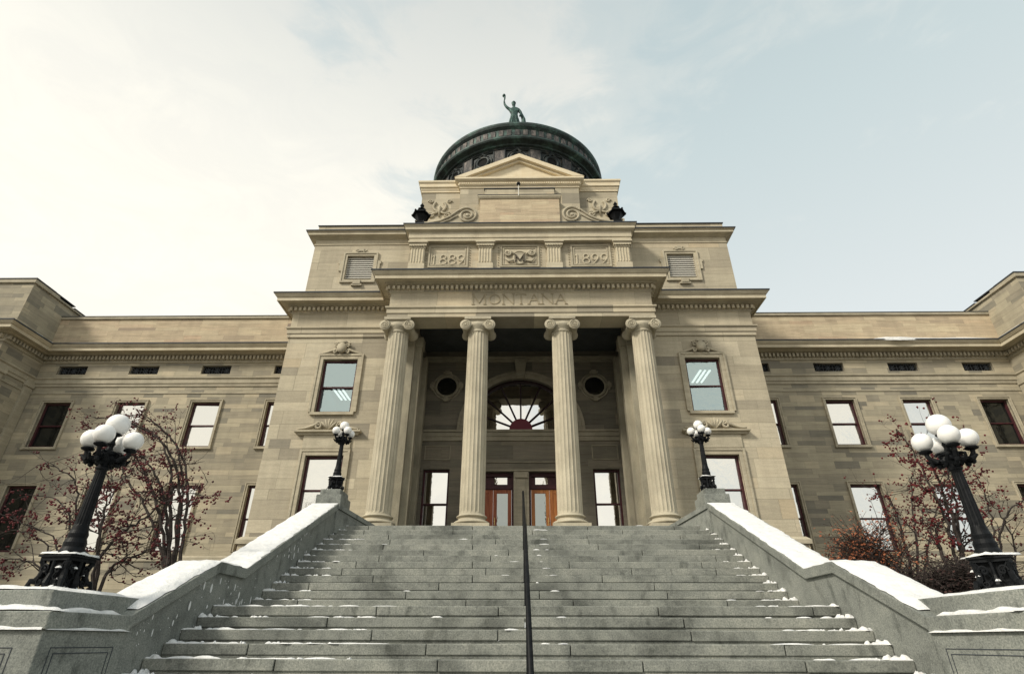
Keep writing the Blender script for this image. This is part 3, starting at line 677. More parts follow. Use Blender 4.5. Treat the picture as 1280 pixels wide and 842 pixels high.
# --- central attic with dated panels
AY = 16.75
c = MB(); c.wall(AY, -4.2, 4.2, 11.0, 13.4, [], .1)
for s2 in (-1, 1): c.add([(s2*4.2, AY, 11), (s2*4.2, 17.4, 11), (s2*4.2, 17.4, 13.4), (s2*4.2, AY, 13.4)], [(0, 1, 2, 3)])
c.build('attic_wall', 'stone', B)
c = MB(); ap = [(-4.2, 17.4), (-4.2, AY-.2), (4.2, AY-.2), (4.2, 17.4)]
c.sweep(ap, [(-.2, 13.3), (0, 13.3), (0, 13.42), (.03, 13.44), (.03, 13.68), (.06, 13.7), (.16, 13.75), (.16, 13.86), (.22, 13.93), (.22, 13.97), (-.2, 14.0)]); co = c.build('attic_cornice', 'cornice', B)
c = MB(); c.sweep(ap, [(-.2, 14.005), (.222, 13.975), (.222, 13.955), (.245, 13.955), (.245, 13.995), (-.2, 14.03)]); c.build('flashing', 'lead', co)
c = MB(); c.box(-4.2, 4.2, AY-.2, 18.2, 13.42, 13.99); c.build('attic_roof', 'lead', B)
for xc in (-3.85, -1.3, 1.28, 3.85):
    for dbl in ((0,) if abs(xc) < 2 else (0,)):
        c = MB(); w_ = .26
        c.box(xc-w_, xc+w_, AY-.14, AY+.0, 11.06, 13.0)
        for k in range(5): xx = xc-w_+.05+k*.105; c.tube([(xx, AY-.14, 12.35), (xx, AY-.14, 12.98)], .028, 6)
        c.box(xc-w_-.04, xc+w_+.04, AY-.19, AY, 11.06, 12.28)
        c.box(xc-w_-.03, xc+w_+.03, AY-.17, AY, 13.0, 13.06); c.box(xc-w_-.07, xc+w_+.07, AY-.22, AY, 13.08, 13.2); c.box(xc-w_-.11, xc+w_+.11, AY-.27, AY, 13.2, 13.28)
        for k in range(6): xx = xc-w_+.02+k*.095; c.tube([(xx, AY-.2, 13.06), (xx, AY-.21, 13.12)], .03, 6)
        c.build('attic_pilaster', 'cornice', B, bevel=.006)
def panel(x0, x1, z0, z1):
    c = MB(); k = .05
    for p0, p1, pr_ in ((0, .06, .04), (.1, .14, .025)):
        c.box(x0+p0, x0+p1, AY-pr_, AY+.01, z0+p0, z1-p0); c.box(x1-p1, x1-p0, AY-pr_, AY+.01, z0+p0, z1-p0)
        c.box(x0+p1, x1-p1, AY-pr_, AY+.01, z1-p1, z1-p0); c.box(x0+p1, x1-p1, AY-pr_, AY+.01, z0+p0, z0+p1)
    for s2, xx in ((-1, x0-.07), (1, x1+.07)):
        for j in range(8): c.lathe(xx, AY-.01, [(.0, -.03), (.03, 0), (0, .03)], 6, z0+.1+j*(z1-z0-.2)/7)
    return c.build('relief_panel', 'trim', B)
def arc(cx, cz, rx, rz, a0, a1, n=18): return [(cx+rx*math.cos(R(a0+(a1-a0)*i/n)), AY-.018, cz+rz*math.sin(R(a0+(a1-a0)*i/n))) for i in range(n+1)]
def digit(mb, ch, x, z, h, th):
    w = h*.62
    if ch == '8': mb.tube(arc(x+w/2, z+h*.27, w*.46, h*.26, 0, 360), th, 6); mb.tube(arc(x+w/2, z+h*.76, w*.36, h*.23, 0, 360), th, 6)
    elif ch == '9': mb.tube(arc(x+w/2, z+h*.68, w*.42, h*.30, 0, 360), th, 6); mb.tube([(x+w*.92, AY-.018, z+h*.68)]+[(x+w*(.92-.7*(k/6)**1.6), AY-.018, z+h*(.68-.66*(k/6))) for k in range(1, 7)], th, 6)
    elif ch == '1': mb.tube([(x+w/2, AY-.018, z), (x+w/2, AY-.018, z+h)], th, 6); mb.tube([(x+w/2, AY-.018, z+h), (x+w*.25, AY-.018, z+h*.8)], th*.8, 6)
for xc, txt in ((-2.7, '1889'), (2.66, '1899')):
    po = panel(xc-.75, xc+.75, 12.2, 13.2); c = MB()
    for i, ch in enumerate(txt): digit(c, ch, xc-.66+i*.34, 12.33, .44, .026)
    c.build('numerals', 'cornice', po)
po = panel(-.74, .72, 12.2, 13.2)
c = MB()
c.lathe(0, 0, [(0, .0), (.27, 0), (.27, .04), (.23, .07), (.21, .06), (0, .06)], 24); c.v = [(vx-.01, AY-vz, 12.58+vy*1.05) for vx, vy, vz in c.v]
for s2 in (-1, 1):
    c.tube(spiral(s2*.46, 12.82, AY-.05, .13, .03, 1.5, 2.6, s2, 26), .035, 6); c.tube([(s2*.22, AY-.05, 12.75), (s2*.34, AY-.05, 12.9), (s2*.5, AY-.04, 12.97)], [.03, .04, .03], 6)
    c.tube([(s2*.24, AY-.05, 12.5), (s2*.42, AY-.06, 12.42), (s2*.56, AY-.05, 12.6)], [.03, .045, .02], 6)
c.tube(arc(-.01, 12.8, .2, .12, 10, 170), .035, 6)
c.build('shield_relief', 'trim', po, smooth=True)
c = MB(); letter(c, 'M', -.165, 12.42, .30, AY-.058, .15, .05); m, t, b = newmat('dark_monogram_stone', .9, (.10, .085, .065)); c.build('monogram', m, po)  # monogram in one stone tone darker than its panel

# --- upper block with pediment
TY = 19.0
c = MB(); c.box(-4.45, 4.45, TY, 25, 13.9, 18.4); c.build('upper_block', 'stone', B)
c = MB(); c.box(-4.62, 4.62, TY-.15, 25, 13.9, 16.35); c.build('upper_plinth', 'stone', B, bevel=.02)
UC = [(0, 18.05), (.04, 18.05), (.04, 18.12), (.08, 18.2), (.08, 18.26), (.14, 18.3), (.14, 18.48), (.2, 18.56), (.2, 18.64), (0, 18.68)]
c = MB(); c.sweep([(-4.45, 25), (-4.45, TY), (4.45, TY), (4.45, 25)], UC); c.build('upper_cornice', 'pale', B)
PYF = TY-.3
c = MB(); c.box(-2.68, 2.68, PYF, TY, 14, 18.1); c.build('pediment_front', 'stone', B)
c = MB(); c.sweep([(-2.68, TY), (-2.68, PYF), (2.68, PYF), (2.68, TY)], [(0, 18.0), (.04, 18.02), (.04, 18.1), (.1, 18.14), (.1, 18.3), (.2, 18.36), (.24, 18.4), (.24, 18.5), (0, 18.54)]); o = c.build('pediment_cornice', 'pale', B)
c = MB()
for k in range(56): xx = -2.7+k*5.4/55; c.box(xx-.028, xx+.028, PYF-.14, PYF-.05, 18.17, 18.27)
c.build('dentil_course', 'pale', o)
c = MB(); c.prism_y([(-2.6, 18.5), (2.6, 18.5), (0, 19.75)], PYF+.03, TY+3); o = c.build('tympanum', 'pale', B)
c = MB()
for s2 in (-1, 1):
    c.prism_y([(s2*2.95, 18.52), (0, 19.97), (0, 19.73), (s2*2.45, 18.52)], PYF-.24, TY+3)
    c.prism_y([(s2*2.43, 18.52), (0, 19.72), (0, 19.6), (s2*2.2, 18.52)], PYF-.1, PYF+.05)
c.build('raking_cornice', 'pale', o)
for s2 in (-1, 1):       # carved wreath on the side bays
    c = MB(); cx, cz = s2*3.6, 17.2; y = TY-.03
    c.tube([(cx+.28*math.cos(R(a)), y, cz+.3*math.sin(R(a))) for a in range(-235, 60, 12)], .06, 6)
    for q in (-1, 1):
        c.tube(spiral(cx+q*.42, cz+.3, y, .11, .02, 1.3, 0, q, 20), .035, 6); c.tube(spiral(cx+q*.38, cz-.5, y, .16, .03, 1.5, 1, q, 22), .045, 6)
        c.tube([(cx, y, cz-.3), (cx+q*.22, y-.03, cz-.42), (cx+q*.38, y, cz-.5)], .05, 6)
    c.tube([(cx, y, cz-.6), (cx, y-.05, cz-.1), (cx, y, cz+.05)], [.03, .08, .03], 6)
    c.build('carved_wreath', 'trim', B, smooth=True)
# scroll block in front
SY = 18.2
c = MB(); c.box(-1.72, 1.72, SY, PYF, 13.9, 17.0); c.build('scroll_block', 'parapet', B)
c = MB(); c.sweep([(-1.72, PYF), (-1.72, SY), (1.72, SY), (1.72, PYF)], [(0, 16.9), (.04, 16.92), (.09, 17.0), (.09, 17.06), (0, 17.1)]); o = c.build('coping', 'cornice', B)
c = MB(); c.sweep([(-1.72, PYF), (-1.72, SY), (1.72, SY), (1.72, PYF)], [(-.3, 17.1), (.105, 17.065), (.105, 17.09), (-.3, 17.13)]); c.build('flashing', 'lead', o)
c = MB(); c.box(-1.56, 1.56, PYF-.12, PYF, 17.2, 17.86); o = c.build('ledge', 'stone', B); c = MB(); c.box(-1.6, 1.6, PYF-.16, PYF, 17.862, 17.9); c.build('flashing', 'lead', o)
for s2 in (-1, 1):
    c = MB(); cx, cz = s2*2.25, 16.05; y = SY+.05
    outl = [(s2*1.72, 15.5), (s2*1.72, 16.35)] + [(s2*(2.2+.5*math.sin(R(a))), 16.02+.5*math.cos(R(a))) for a in range(-60, 50, 12)] + [(s2*3.0, 15.95), (s2*3.4, 15.72), (s2*3.9, 15.6), (s2*3.9, 15.4)]
    c.prism_y(outl, SY+.08, PYF)
    c.tube(spiral(cx, cz, y, .44, .10, 2.0, math.pi*.2, s2, 50), [.05]*51, 6)
    c.tube([(s2*2.6, y, 16.35), (s2*3.0, y, 15.98), (s2*3.4, y, 15.75), (s2*3.9, y, 15.63)], .045, 6)
    c.tube([(s2*2.65, y, 16.05), (s2*3.0, y, 15.8), (s2*3.4, y, 15.62)], .035, 6)
    c.lathe(0, 0, [(0, 0), (.1, 0), (.07, .06), (0, .07)], 12); n0 = len(c.v)-48
    c.v[n0:] = [(cx+vx, y-vz, cz+vy) for vx, vy, vz in c.v[n0:]]
    c.build('scroll', 'trim', B)

# --- columns
def column_parts(x):
    c = MB(); y = 16.2; o_ = len(c.v); nf = 20; seg = nf*6
    H0, H1 = 3.16, 9.05; rings = 14
    for i in range(rings+1):
        t_ = i/rings; r0 = .365-.04*t_-.012*math.sin(math.pi*t_)*-1
        for k in range(seg):
            ph = (k % 6)/6; a = 2*math.pi*k/seg
            fl = 0 if (k % 6) in (0,) else .022*math.sin(math.pi*ph)**.7
            if i == 0 or i == rings: fl = 0
            r = r0-fl; c.v.append((x+r*math.cos(a), y+r*math.sin(a), H0+(H1-H0)*([0, .012]+[.05+.9*j/(rings-4) for j in range(rings-3)]+[.985, 1])[i] if True else 0))
    for i in range(rings):
        for k in range(seg): c.f.append((i*seg+k, i*seg+(k+1) % seg, (i+1)*seg+(k+1) % seg, (i+1)*seg+k))
    col = c.build('column', 'column', B)
    c = MB(); c.box(x-.52, x+.52, y-.52, y+.52, FL, 2.86)
    prof = [(.50, 2.86)] + [(.44+.075*math.sin(math.pi*k/8), 2.86+.12*k/8) for k in range(9)] + [(.43, 2.985), (.40, 3.0)] + [(.40-.02*math.sin(math.pi*k/6), 3.0+.05*k/6) for k in range(7)] + \
           [(.39+.05*math.sin(math.pi*k/8), 3.055+.075*k/8) for k in range(9)] + [(.385, 3.135), (.37, 3.165)]
    c.lathe(x, y, prof, 40); c.build('base', 'column', col)
    c = MB()
    c.lathe(x, y, [(.32, 8.98), (.345, 9.0), (.345, 9.04), (.33, 9.06), (.36, 9.1), (.42, 9.2), (.44, 9.3)], 32)
    c.box(x-.44, x+.44, y-.44, y+.44, 9.40, 9.5)
    c.box(x-.40, x+.40, y-.38, y+.38, 9.24, 9.40)
    for s2 in (-1, 1):
        cx, cz = x+s2*.40, 9.20; n2 = 24
        prof = [(0, -.42), (.17, -.42), (.185, -.41), (.185, -.36), (.165, -.34), (.13, -.18), (.12, 0), (.13, .18), (.165, .34), (.185, .36), (.185, .41), (0, .42)]
        m0 = len(c.v); c.lathe(0, 0, prof, n2); c.v[m0:] = [(cx+vx, y+vz, cz+vy) for vx, vy, vz in c.v[m0:]]
        for yy in (y-.425,):
            c.tube(spiral(cx, cz, yy, .155, .03, 2.2, math.pi/2, s2, 44), .018, 5)
            c.tube([(cx, yy+.03, cz), (cx, yy-.02, cz)], .03, 8)
    for k in range(5): c.lathe(x-.2+k*.1, y-.36, [(0, -.05), (.04, -.03), (.05, 0), (.03, .04), (0, .05)], 8, 9.2)
    cp = c.build('capital', 'column', col)
    for p_ in cp.data.polygons: p_.use_smooth = len(p_.vertices) == 4 and p_.area < .02
for x in (-4.1, -1.42, 1.38, 4.05): column_parts(x)

# --- dome and drum
DX, DY, DZ, DR = -.1, 31.0, 27.2, 6.38
DR, DZ = 5.6, 28.0
c = MB(); c.lathe(DX, DY, [(5.75, 17), (5.75, 27.7), (5.82, 27.75), (5.82, 28.0)], 96); c.build('drum', 'copper_dark', B, smooth=False)
c = MB(); c.box(-9, 9, 24.5, 38, 11, 17.4); c.build('dome_base', 'stone', B)
c = MB()
prof = [(5.8, 27.86), (5.95, 27.88), (5.98, 27.98), (6.15, 28.02), (6.32, 28.05), (6.38, 28.14), (6.38, 28.26), (6.22, 28.34), (6.06, 28.42), (6.04, 29.2), (6.1, 29.26), (6.2, 29.36), (6.26, 29.5), (6.24, 29.66), (6.1, 29.8), (5.8, 29.84), (5.5, 29.9), (5.4, 30.0)]
for a in range(24, 91, 3):
    prof.append((max(.001, DR*math.cos(R(a))), DZ+DR*math.sin(R(a))))
c.lathe(DX, DY, prof, 120); dm = c.build('dome', 'copper', B, smooth=False)
for k in range(60):      # small brackets on the band between the two rings
    pass
c = MB()
for k in range(72):
    a = 2*math.pi*k/72; ex, ey = math.cos(a), math.sin(a); tx, ty = -ey, ex
    if ey > .3: continue
    c.prism_z([(DX+ex*rr+tx*u, DY+ey*rr+ty*u) for rr, u in ((6.03, -.15), (6.1, -.15), (6.1, .15), (6.03, .15))], 28.62, 29.12)
c.build('ring_panels', M['copper_pale'], dm)
for k in range(16):
    a = 2*math.pi*(k+.0)/16 - math.pi/2
    if math.sin(a) > .25: continue
    c = MB(); ex, ey = math.cos(a), math.sin(a); tx, ty = -ey, ex
    def P(u, z, o_): return (DX+ex*(5.76+o_)+tx*u, DY+ey*(5.76+o_)+ty*u, z)
    zc = 26.9
    c.tube([P(.42*math.cos(R(q)), zc+.42*math.sin(R(q)), .04) for q in range(0, 360, 15)], .09, 6, True)
    c.tube([P(.62*math.cos(R(q)), zc+.62*math.sin(R(q)), .0) for q in range(0, 360, 15)], .05, 6, True)
    for u in (-.78, .78): c.tube([P(u, 24.8, .02), P(u, 27.66, .02)], .06, 4)
    c.tube([P(-.78, 27.62, .02), P(.78, 27.62, .02)], .06, 4); c.tube([P(-.25, 27.32, .1), P(0, 27.56, .14), P(.25, 27.32, .1)], .09, 5)
    o = c.build('dome_oculus', 'copper_dark', B)
    c = MB(); vs = [P(.40*math.cos(R(q)), zc+.40*math.sin(R(q)), .03) for q in range(0, 360, 15)]; c.add(vs, [tuple(range(24))]); c.build('pane', 'black', o)
for k in range(16):       # textured panels between the oculi
    a = 2*math.pi*(k+.5)/16 - math.pi/2
    if math.sin(a) > .25: continue
    ex, ey = math.cos(a), math.sin(a); tx, ty = -ey, ex; c = MB()
    q = [(DX+ex*rr+tx*u, DY+ey*rr+ty*u) for rr, u in ((5.72, -.36), (5.84, -.36), (5.84, .36), (5.72, .36))]
    c.prism_z(q, 24.8, 27.62); c.build('drum_panel', M['copper_pale'], B)
c = MB(); c.lathe(DX, DY, [(1.5, 33.2), (1.5, 34.1), (1.2, 34.2), (1.0, 35.2), (1.15, 35.3), (1.15, 35.5)], 24); c.build('statue_pedestal', 'copper', B)

# --- statue: one skinned figure in a robe
def skin_obj(name, pts, edges, rad, mat, sub=2):
    me = bpy.data.meshes.new(name); me.from_pydata(pts, edges, []); o = bpy.data.objects.new(name, me); COL.objects.link(o)
    o.modifiers.new('skin', 'SKIN')
    for i, sv in enumerate(me.skin_vertices[0].data):
        r_ = rad[i]; sv.radius = r_ if isinstance(r_, tuple) else (r_, r_)
    me.skin_vertices[0].data[0].use_root = True
    s_ = o.modifiers.new('sub', 'SUBSURF'); s_.levels = sub; s_.render_levels = sub
    me.materials.append(mat); return o
sx, sy, sz = DX-.25, DY-.1, 35.45
pts = [(0, 0, 1.95), (0, -.02, 1.3), (0, 0, .65), (0, 0, 0), (0, 0, 2.45), (0, 0, 2.95), (-.02, -.02, 3.22), (-.03, -.04, 3.36), (-.04, -.08, 3.62), (-.04, -.08, 3.82),
       (-.34, 0, 3.02), (-.62, -.05, 3.25), (-.80, -.06, 3.62), (-.84, -.08, 4.0), (.36, 0, 3.0), (.56, -.02, 2.6), (.52, -.12, 2.2), (.44, -.16, 2.0)]
ed = [(0, 1), (1, 2), (2, 3), (0, 4), (4, 5), (5, 6), (6, 7), (7, 8), (8, 9), (5, 10), (10, 11), (11, 12), (12, 13), (5, 14), (14, 15), (15, 16), (16, 17)]
rad = [(.36, .28), (.42, .34), (.5, .42), (.56, .48), (.27, .22), (.3, .22), .12, .11, (.17, .2), .1, .15, .12, .095, .07, .15, .12, .1, .07]
st = skin_obj('statue', [(a+sx, b_+sy, c_+sz) for a, b_, c_ in pts], ed, rad, M['bronze'])
for q in (-1, 1): pass
tag(st, 'green bronze robed figure raising a torch on top of the dome', 'statue')
c = MB()
for k, (x0, y0) in enumerate([(-.36, -.28), (-.2, -.42), (0, -.46), (.2, -.42), (.38, -.26), (.5, 0), (-.5, 0)]):
    c.tube([(sx+x0*.62, sy+y0*.6, sz+2.0), (sx+x0*.9, sy+y0*.9, sz+1.1), (sx+x0*1.12, sy+y0*1.12, sz+.05)], [.05, .09, .12], 6)
c.tube([(sx+.5, sy+.1, sz+2.9), (sx+.75, sy+.1, sz+2.0), (sx+.8, sy+.05, sz+1.0), (sx+.75, sy, sz+.2)], [.1, .17, .2, .15], 8)
c.build('robe', 'bronze', st)
c = MB(); c.tube([(sx-.85, sy-.08, sz+3.92), (sx-.78, sy-.1, sz+4.3), (sx-.8, sy-.1, sz+4.5)], [.05, .06, .09], 8); c.lathe(sx-.85, sy-.1, [(.05, 0), (.14, .08), (.13, .2), (.05, .34), (0, .4)], 10, sz+4.5); c.build('torch', 'bronze', st)
c = MB(); c.lathe(sx-.04, sy-.04, [(.17, 0), (.19, .1), (.12, .24), (.03, .36)], 10, sz+3.68); c.build('helmet', 'bronze', st)

# --- roof lanterns at the corners and the small pole light
def roof_lantern(x, label):
    y, z = 17.1, 14.02
    r = empty('roof_lantern', (x, y, z)); tag(r, label, 'lantern', 'lanterns on the attic corners')
    c = MB()
    for s1 in (-1, 1):
        for s2 in (-1, 1): c.tube([(x+s1*.2, y+s2*.2, z), (x+s1*.11, y+s2*.11, z+.3), (x+s1*.17, y+s2*.17, z+.62)], .028, 6)
    c.box(x-.14, x+.14, y-.14, y+.14, z+.0, z+.64)
    c.build('bracket', 'iron', r)
    c = MB(); c.lathe(x, y, [(.06, .62), (.12, .68), (.26, .95), (.28, .98)], 6, z); c.lathe(x, y, [(.28, .985), (.38, .99), (.39, 1.03), (.27, 1.07), (.2, 1.2), (.1, 1.3)], 6, z); [c.lathe(x+.36*math.cos(R(q)), y+.36*math.sin(R(q)), [(.03, 1.0), (.045, 1.06), (0, 1.12)], 6, z) for q in range(0, 360, 60)]; c.build('lantern_body', 'iron', r)
    c = MB(); c.lathe(x, y, [(.15, 1.3), (.17, 1.33), (.08, 1.4), (.05, 1.48), (.09, 1.53), (.05, 1.6), (.0, 1.7)], 8, z); c.build('finial', 'iron', r)
    return r
roof_lantern(-3.97, 'black iron lantern on the attic corner left of the pediment')
roof_lantern(3.88, 'black iron lantern on the attic corner right of the pediment')
r = empty('ball_light', (0, 18.15, 17.12)); tag(r, 'small dark ball on a thin white mast in front of the pediment', 'lamp')
c = MB(); c.tube([(-.04, 18.1, 17.0), (-.04, 18.1, 17.62)], .022, 6); c.build('mast', 'louvre', r)
c = MB(); c.lathe(-.04, 18.1, [(0, -.09)]+[(.09*math.cos(R(a)), .09*math.sin(R(a))) for a in range(-60, 61, 20)]+[(0, .09)], 12, 17.7); c.build('ball', 'iron', r)

for o in list(B.children_recursive):
    if o.name.startswith('dentil_course'): o['kind'] = 'stuff'      # hundreds of tiny blocks under each cornice

# ------------------------------------------------------------------ staircase
ST = empty('staircase', (0, 4.5, GZ)); tag(ST, 'wide grey granite staircase dusted with snow between sloping cheek walls', 'staircase')
steps = []
for k in range(-8, 18):
    z = -.18+k*.16
    y = 7.595+k*.34 + (.934 if k >= 5 else 0)
    steps.append((y, z, k))
for i, (y, z, k) in enumerate(steps):
    y2 = steps[i+1][0] if i+1 < len(steps) else y+.6
    c = MB(); rs = random.Random(k+50); cuts = [-4.58]; x = -4.58+rs.uniform(.6, 2.6)
    while x < 4.2: cuts.append(x); x += rs.uniform(1.6, 2.9)
    cuts.append(4.58)
    for a, b_ in zip(cuts[:-1], cuts[1:]):
        j = .006; dz = rs.uniform(-.004, .004); dy = rs.uniform(-.008, .008)
        c.box(a+j, b_-j, y+dy, y2+.12, z-.125+dz, z+dz)
    c.box(-4.58, 4.58, y+.022, y2+.1, z-.17, z-.122)
    st_o = c.build('step', 'granite', ST, bevel=.011)
YTOP, ZTOP = steps[-1][0], steps[-1][1]
c = MB(); c.box(-5.2, 5.2, YTOP+.5, YL+.2, 1.0, ZTOP); c.build('landing', 'granite', ST)
CH = [(7.0, .235), (8.85, 1.05), (9.73, 1.05), (13.92, 3.0), (15.7, 3.0)]
ZC = -.15
for sg in (-1, 1):
    c = MB(); poly = [(y, z-.15) for y, z in CH]; poly = [(6.95, GZ)]+poly+[(15.7, GZ)]
    x0_, x1_ = sorted((sg*4.58, sg*5.15)); c.prism_x(poly, x0_, x1_); c.box(x0_, x1_, 15.69, 17.1, GZ, 2.8)
    cw = c.build('cheek_wall', 'granite_wall', ST)
    c = MB(); x0_, x1_ = sorted((sg*4.53, sg*5.2))
    up = CH; dn = [(y, z-.152) for y, z in CH]
    c.prism_x(up+dn[::-1], x0_, x1_); c.build('coping', 'granite_wall', cw, bevel=.01)
    # low wall bending in towards the outer column
    c = MB(); q = [(sg*4.535, 13.86), (sg*4.02, 15.64), (sg*4.7, 15.64), (sg*4.7, 13.86)]; q = q if sg > 0 else q[::-1]
    zt = [2.86, 2.66, 2.66, 2.86] if sg > 0 else [2.86, 2.66, 2.66, 2.86]
    c.prism_z(q, 2.3, zt); c.build('return_wall', 'granite_wall', cw)
    c = MB(); q = [(sg*4.49, 13.88), (sg*3.98, 15.64), (sg*4.7, 15.64), (sg*4.7, 13.88)]; q = q if sg > 0 else q[::-1]
    zt2 = [z+.11 for z in zt]; n0 = len(q)
    c.prism_z(q, 0, zt2); 
    for i in range(4): v = c.v[i]; c.v[i] = (v[0], v[1], zt[i]+.002)
    c.build('return_coping', 'granite_wall', cw)
    # upper lamp pedestal
    c = MB(); x0_, x1_ = sorted((sg*4.56, sg*5.2)); c.box(x0_, x1_, 14.1, 14.95, 2.99, 3.27); x0_, x1_ = sorted((sg*4.62, sg*5.14)); c.box(x0_, x1_, 14.17, 14.88, 3.27, 3.42)
    c.build('pedestal', 'granite_wall', ST, bevel=.015)
    # lower pedestal: body, two courses; the inner side flares outwards towards the front
    yn = 5.98 if sg < 0 else 5.82
    def plan(e):
        q = [(sg*(4.52-e), 7.05+min(0, e)), (sg*(4.66+.0-e), yn-e), (sg*(6.15+e), yn-e), (sg*(6.15+e), 7.75+e), (sg*5.2, 7.75+e), (sg*5.2, 7.05)]
        return q if sg < 0 else q[::-1]
    c = MB(); c.prism_z(plan(0)[::-1], GZ, .10); pd = c.build('pedestal', 'granite_wall', ST, bevel=.01)
    c = MB(); c.prism_z(plan(.025)[::-1], .102, .262); c.build('course', 'granite_wall', pd, bevel=.012)
    def plan2(e):
        q = [(sg*(4.70-e), 6.95), (sg*(4.80-e), yn+.13-e), (sg*6.02, yn+.13-e), (sg*6.02, 7.6), (sg*4.70, 7.6)]
        return q if sg < 0 else q[::-1]
    c = MB(); c.prism_z(plan2(0)[::-1], .264, .46); c.build('course', 'granite_wall', pd, bevel=.012)
    # sunk panel lines on the faces of the pedestal
    c = MB(); z1_ = -.08
    for d_, zz in ((0, -.05), (.05, -.10)):
        xa, xb = sg*(4.9+d_), sg*(5.9-d_); x0_, x1_ = sorted((xa, xb)); y = yn-.004
        c.box(x0_, x1_, y, y+.01, zz-.008, zz); c.box(x0_, x0_+.008, y, y+.01, -1.3, zz-.008); c.box(x1_-.008, x1_, y, y+.01, -1.3, zz-.008)
        a = Vector((sg*4.52, 7.05)); b_ = Vector((sg*4.66, yn)); dv = (b_-a); L = dv.length; dv /= L; nrm = Vector((-sg*abs(dv.y), -abs(dv.x)*1.0)).normalized()
        p0 = a+dv*(.14+d_); p1 = b_-dv*(.14+d_)
        for (s_, e_, za, zb) in ((p0, p1, zz-.008, zz), (p0, p0+dv*.008, -1.3, zz-.008), (p1-dv*.008, p1, -1.3, zz-.008)):
            q = [s_+nrm*.004, e_+nrm*.004, e_-nrm*.01, s_-nrm*.01]; c.prism_z([(v.x, v.y) for v in q], za, zb)
    c.build('panel_groove', M['lead'], pd)

# handrail
HR = empty('handrail', (.03, 5, GZ+.2)); tag(HR, 'thin black iron handrail running up the middle of the stairs', 'handrail')
def step_z(y):
    z = GZ
    for sy_, sz_, k in steps:
        if y >= sy_: z = sz_
    return z
hp = [(5.0, -.36), (9.25, 1.65), (9.75, 1.7), (14.4, 3.4)]
c = MB(); c.tube([(.03, y, z) for y, z in hp]+[(.03, 14.75, 3.4)], .026, 10); c.tube([(.03, y, z-.42) for y, z in hp], .016, 8); c.build('rail', 'iron', HR, smooth=True)
for y in (5.0, 7.1, 9.5, 11.2, 12.9, 14.5):
    zt = next(z0+(z1-z0)*(y-y0)/(y1-y0) for (y0, z0), (y1, z1) in zip(hp+[(14.75, 3.4)], (hp+[(14.75, 3.4)])[1:]+[(99, 3.4)]) if y0 <= y <= y1)
    c = MB(); c.tube([(.03, y, step_z(y)), (.03, y, zt)], .022, 8); c.lathe(.03, y, [(.06, 0), (.06, .02), (.035, .04)], 10, step_z(y)); c.build('post', 'iron', HR)

